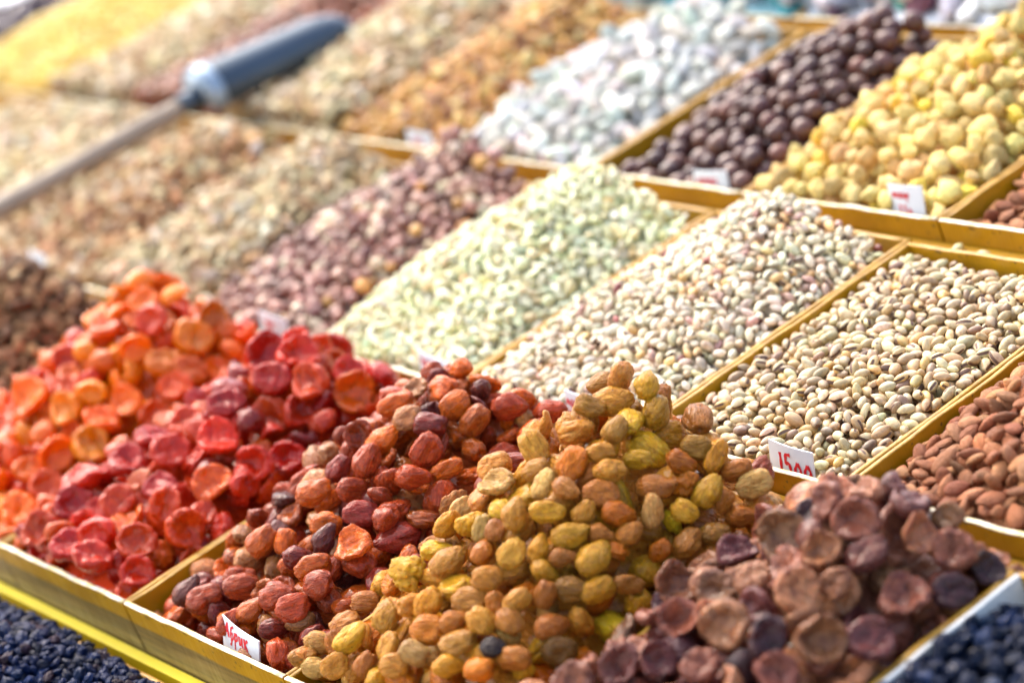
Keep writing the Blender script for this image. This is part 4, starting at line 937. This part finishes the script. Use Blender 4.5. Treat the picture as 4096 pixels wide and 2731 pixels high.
def price_card(label, px, py, wid, hei, lines, lean=20, roll=0, yaw=0, nb=-.048):
    """a card stuck in behind a front board: px, py is the photo point of the middle of its foot"""
    wid *= .80; hei *= .92; lines = [(a_, y_*.92, s_*.82, x_*.80) for a_, y_, s_, x_ in lines]; lean -= 4
    u, v = on_ray(px, py, 0.0)
    v = math.floor(v+.4)+BT+.012
    e = empty('price_card', W(u, v, nb))
    R = RP.to_4x4() @ Matrix.Rotation(math.radians(yaw), 4, 'Z') @ Matrix.Rotation(math.radians(90-lean), 4, 'X') @ Matrix.Rotation(math.radians(roll), 4, 'Z')
    e.matrix_world = Matrix.Translation(W(u, v, nb)) @ R
    bm = bmesh.new(); nx = 8; th = .0012*U*3
    rows = []
    for a in range(nx+1):
        x = (a/nx-.5)*wid*U; bend = .006*U*math.sin(a/nx*3.1)
        rows.append([bm.verts.new((x+noise.noise(Vector((x*90, y*3, px)))*.0004, y*hei*U, bend+z)) for y, z in ((0, 0), (1, 0), (1, -th), (0, -th))])
    for a in range(nx):
        for k in range(4): bm.faces.new((rows[a][k], rows[a+1][k], rows[a+1][(k+1) % 4], rows[a][(k+1) % 4]))
    bm.faces.new(rows[0][::-1]); bm.faces.new(rows[-1])
    bmesh.ops.recalc_face_normals(bm, faces=bm.faces[:])
    me = bpy.data.meshes.new('card'); bm.to_mesh(me); bm.free(); me.materials.append(M_CARD)
    link('card', me, e)
    bm = bmesh.new()
    for txt, y0, size, x0 in lines:
        x = -wid/2+x0
        for ch in txt:
            adv, strokes = GLY[ch]
            for s_ in strokes:
                pts = []
                for k in range(len(s_)-1):
                    for q in range(4):
                        tt = q/4; pts.append((s_[k][0]*(1-tt)+s_[k+1][0]*tt, s_[k][1]*(1-tt)+s_[k+1][1]*tt))
                pts.append(s_[-1])
                if len(pts) > 6:
                    pts = [pts[0]]+[tuple((pts[k-1][c]+2*pts[k][c]+pts[k+1][c])/4 for c in (0, 1)) for k in range(1, len(pts)-1)]+[pts[-1]]
                pv = None
                for k, p in enumerate(pts):
                    a, b = pts[max(k-1, 0)], pts[min(k+1, len(pts)-1)]
                    d = Vector((b[0]-a[0], b[1]-a[1])); d = d.normalized() if d.length else Vector((1, 0))
                    hw = .085*(1+.25*math.sin(k*1.3+px))
                    c = Vector((x+p[0]*size*.8, y0+p[1]*size)); nn = Vector((-d.y, d.x))*hw*size
                    xs = (c.x/wid+.5)
                    zz = .006*U*math.sin(min(max(xs, 0), 1)*3.1)+.0003
                    pr = (bm.verts.new(((c.x+nn.x)*U, (c.y+nn.y)*U, zz)), bm.verts.new(((c.x-nn.x)*U, (c.y-nn.y)*U, zz)))
                    if pv: bm.faces.new((pv[0], pv[1], pr[1], pr[0]))
                    pv = pr
            x += adv*size*.8
    me = bpy.data.meshes.new('writing'); bm.to_mesh(me); bm.free(); me.materials.append(M_INK)
    link('writing', me, e)
    tag(e, label, 'price card', 'handwritten price cards')
for c_ in CARDS: price_card(*c_[1:])

# ------------------------------------------------------------------ scoop lying across the walnuts
def at_photo(px, py, n):
    u, v = on_ray(px, py, n); return W(u, v, n)
A, B, C_ = at_photo(-160, 925, .14), at_photo(800, 388, .15), at_photo(1395, 108, .10)
sc = empty('scoop', B)
def tube(name, parent, pts, radii, mat, seg=20, a0=0.0, a1=2*math.pi, thick=0.0, sq=1.0):
    bm = bmesh.new(); rings = []
    closed = abs(a1-a0-2*math.pi) < 1e-6
    n = seg if closed else seg+1
    for i, (p, r) in enumerate(zip(pts, radii)):
        d = (pts[min(i+1, len(pts)-1)]-pts[max(i-1, 0)]).normalized()
        s = d.cross(Vector((0, 0, 1))).normalized(); up = s.cross(d)
        ring = []
        for k in range(n):
            a = a0+(a1-a0)*k/seg
            ring.append(p+s*math.cos(a)*r+up*math.sin(a)*r*sq-parent.location)
        rings.append([bm.verts.new(x) for x in ring])
    for i in range(len(rings)-1):
        for k in range(n if closed else n-1):
            bm.faces.new((rings[i][k], rings[i][(k+1) % n], rings[i+1][(k+1) % n], rings[i+1][k])).smooth = True
    if closed:
        bm.faces.new(rings[0][::-1]); bm.faces.new(rings[-1])
    bmesh.ops.recalc_face_normals(bm, faces=bm.faces[:])
    me = bpy.data.meshes.new(name); bm.to_mesh(me); bm.free(); me.materials.append(mat)
    o = link(name, me, parent)
    if thick:
        md = o.modifiers.new('thickness', 'SOLIDIFY'); md.thickness = thick; md.offset = -1
    return o
M_STEEL = plain_mat('grey_steel', lin(70, 82, 94), 0.38, 0.7, 10, 0.12, 0.0002)
M_HAND = plain_mat('weathered_wood', lin(150, 134, 116), 0.6, 0, 14, 0.2, 0.0006)
tube('handle', sc, [A.lerp(B, k/12)for k in range(13)], [.0122+.0008*math.sin(k*.9) for k in range(13)], M_HAND)
ax_ = (C_-B)
pr = [B+ax_*(k/16) for k in range(17)]
rr = [(.0345-.006*k/16)*(1 if k < 13 else (1-((k-12)/4.3)**2)**.5) for k in range(17)]
tube('blade', sc, pr, rr, M_STEEL, 24, math.radians(-25), math.radians(205), .0014, 1.0)
M_BRIGHT = plain_mat('bright_steel', lin(150, 168, 184), 0.35, 0.5, 10, 0.08, 0.0002)
tube('collar', sc, [B+ax_*(k/50) for k in range(5)], [.0358, .0360, .0360, .0358, .0355], M_BRIGHT, 24, math.radians(-25), math.radians(205), .0010, 1.0)
# closed back of the blade with the socket for the handle
bm = bmesh.new()
d = ax_.normalized(); s_ = d.cross(Vector((0, 0, 1))).normalized(); up_ = s_.cross(d)
c0 = bm.verts.new(d*-.004-up_*.004)
rim = [bm.verts.new((s_*math.cos(a)+up_*math.sin(a))*.0347+d*.0006) for a in [math.radians(-25+230*k/24) for k in range(25)]]
for k in range(24): bm.faces.new((c0, rim[k], rim[k+1])).smooth = True
me = bpy.data.meshes.new('back_plate'); bm.to_mesh(me); bm.free(); me.materials.append(M_BRIGHT)
o = link('back_plate', me, sc); md = o.modifiers.new('thickness', 'SOLIDIFY'); md.thickness = .0012
tube('socket', sc, [B-d*.03, B-d*.015, B+d*.001], [.0125, .0135, .016], M_STEEL)
tag(sc, 'grey metal scoop with a long wooden handle lying over the walnut heaps', 'scoop')

# white plastic sheeting behind the far corner
bm = bmesh.new(); nx, ny = 40, 24; g = []
for a in range(nx+1):
    for b in range(ny+1):
        u, v = -13.4+4.40*a/nx, 1.6+3.4*b/ny
        k = noise.noise(Vector((u*1.6, v*1.6, 3)))*.10+noise.noise(Vector((u*4, v*4, 8)))*.04
        g.append(bm.verts.new(W(u, v, .05+k+.03*max(0, v-3))))
for a in range(nx):
    for b in range(ny):
        bm.faces.new((g[a*(ny+1)+b], g[(a+1)*(ny+1)+b], g[(a+1)*(ny+1)+b+1], g[a*(ny+1)+b+1])).smooth = True
me = bpy.data.meshes.new('plastic_sheet'); bm.to_mesh(me); bm.free(); me.materials.append(plain_mat('white_plastic', lin(244, 246, 250), .3, 0, 6, .03))
o = link('plastic_sheet', me); md = o.modifiers.new('thickness', 'SOLIDIFY'); md.thickness = .001
tag(o, 'crumpled bright white plastic sheet at the far corner of the stall', 'plastic sheet')
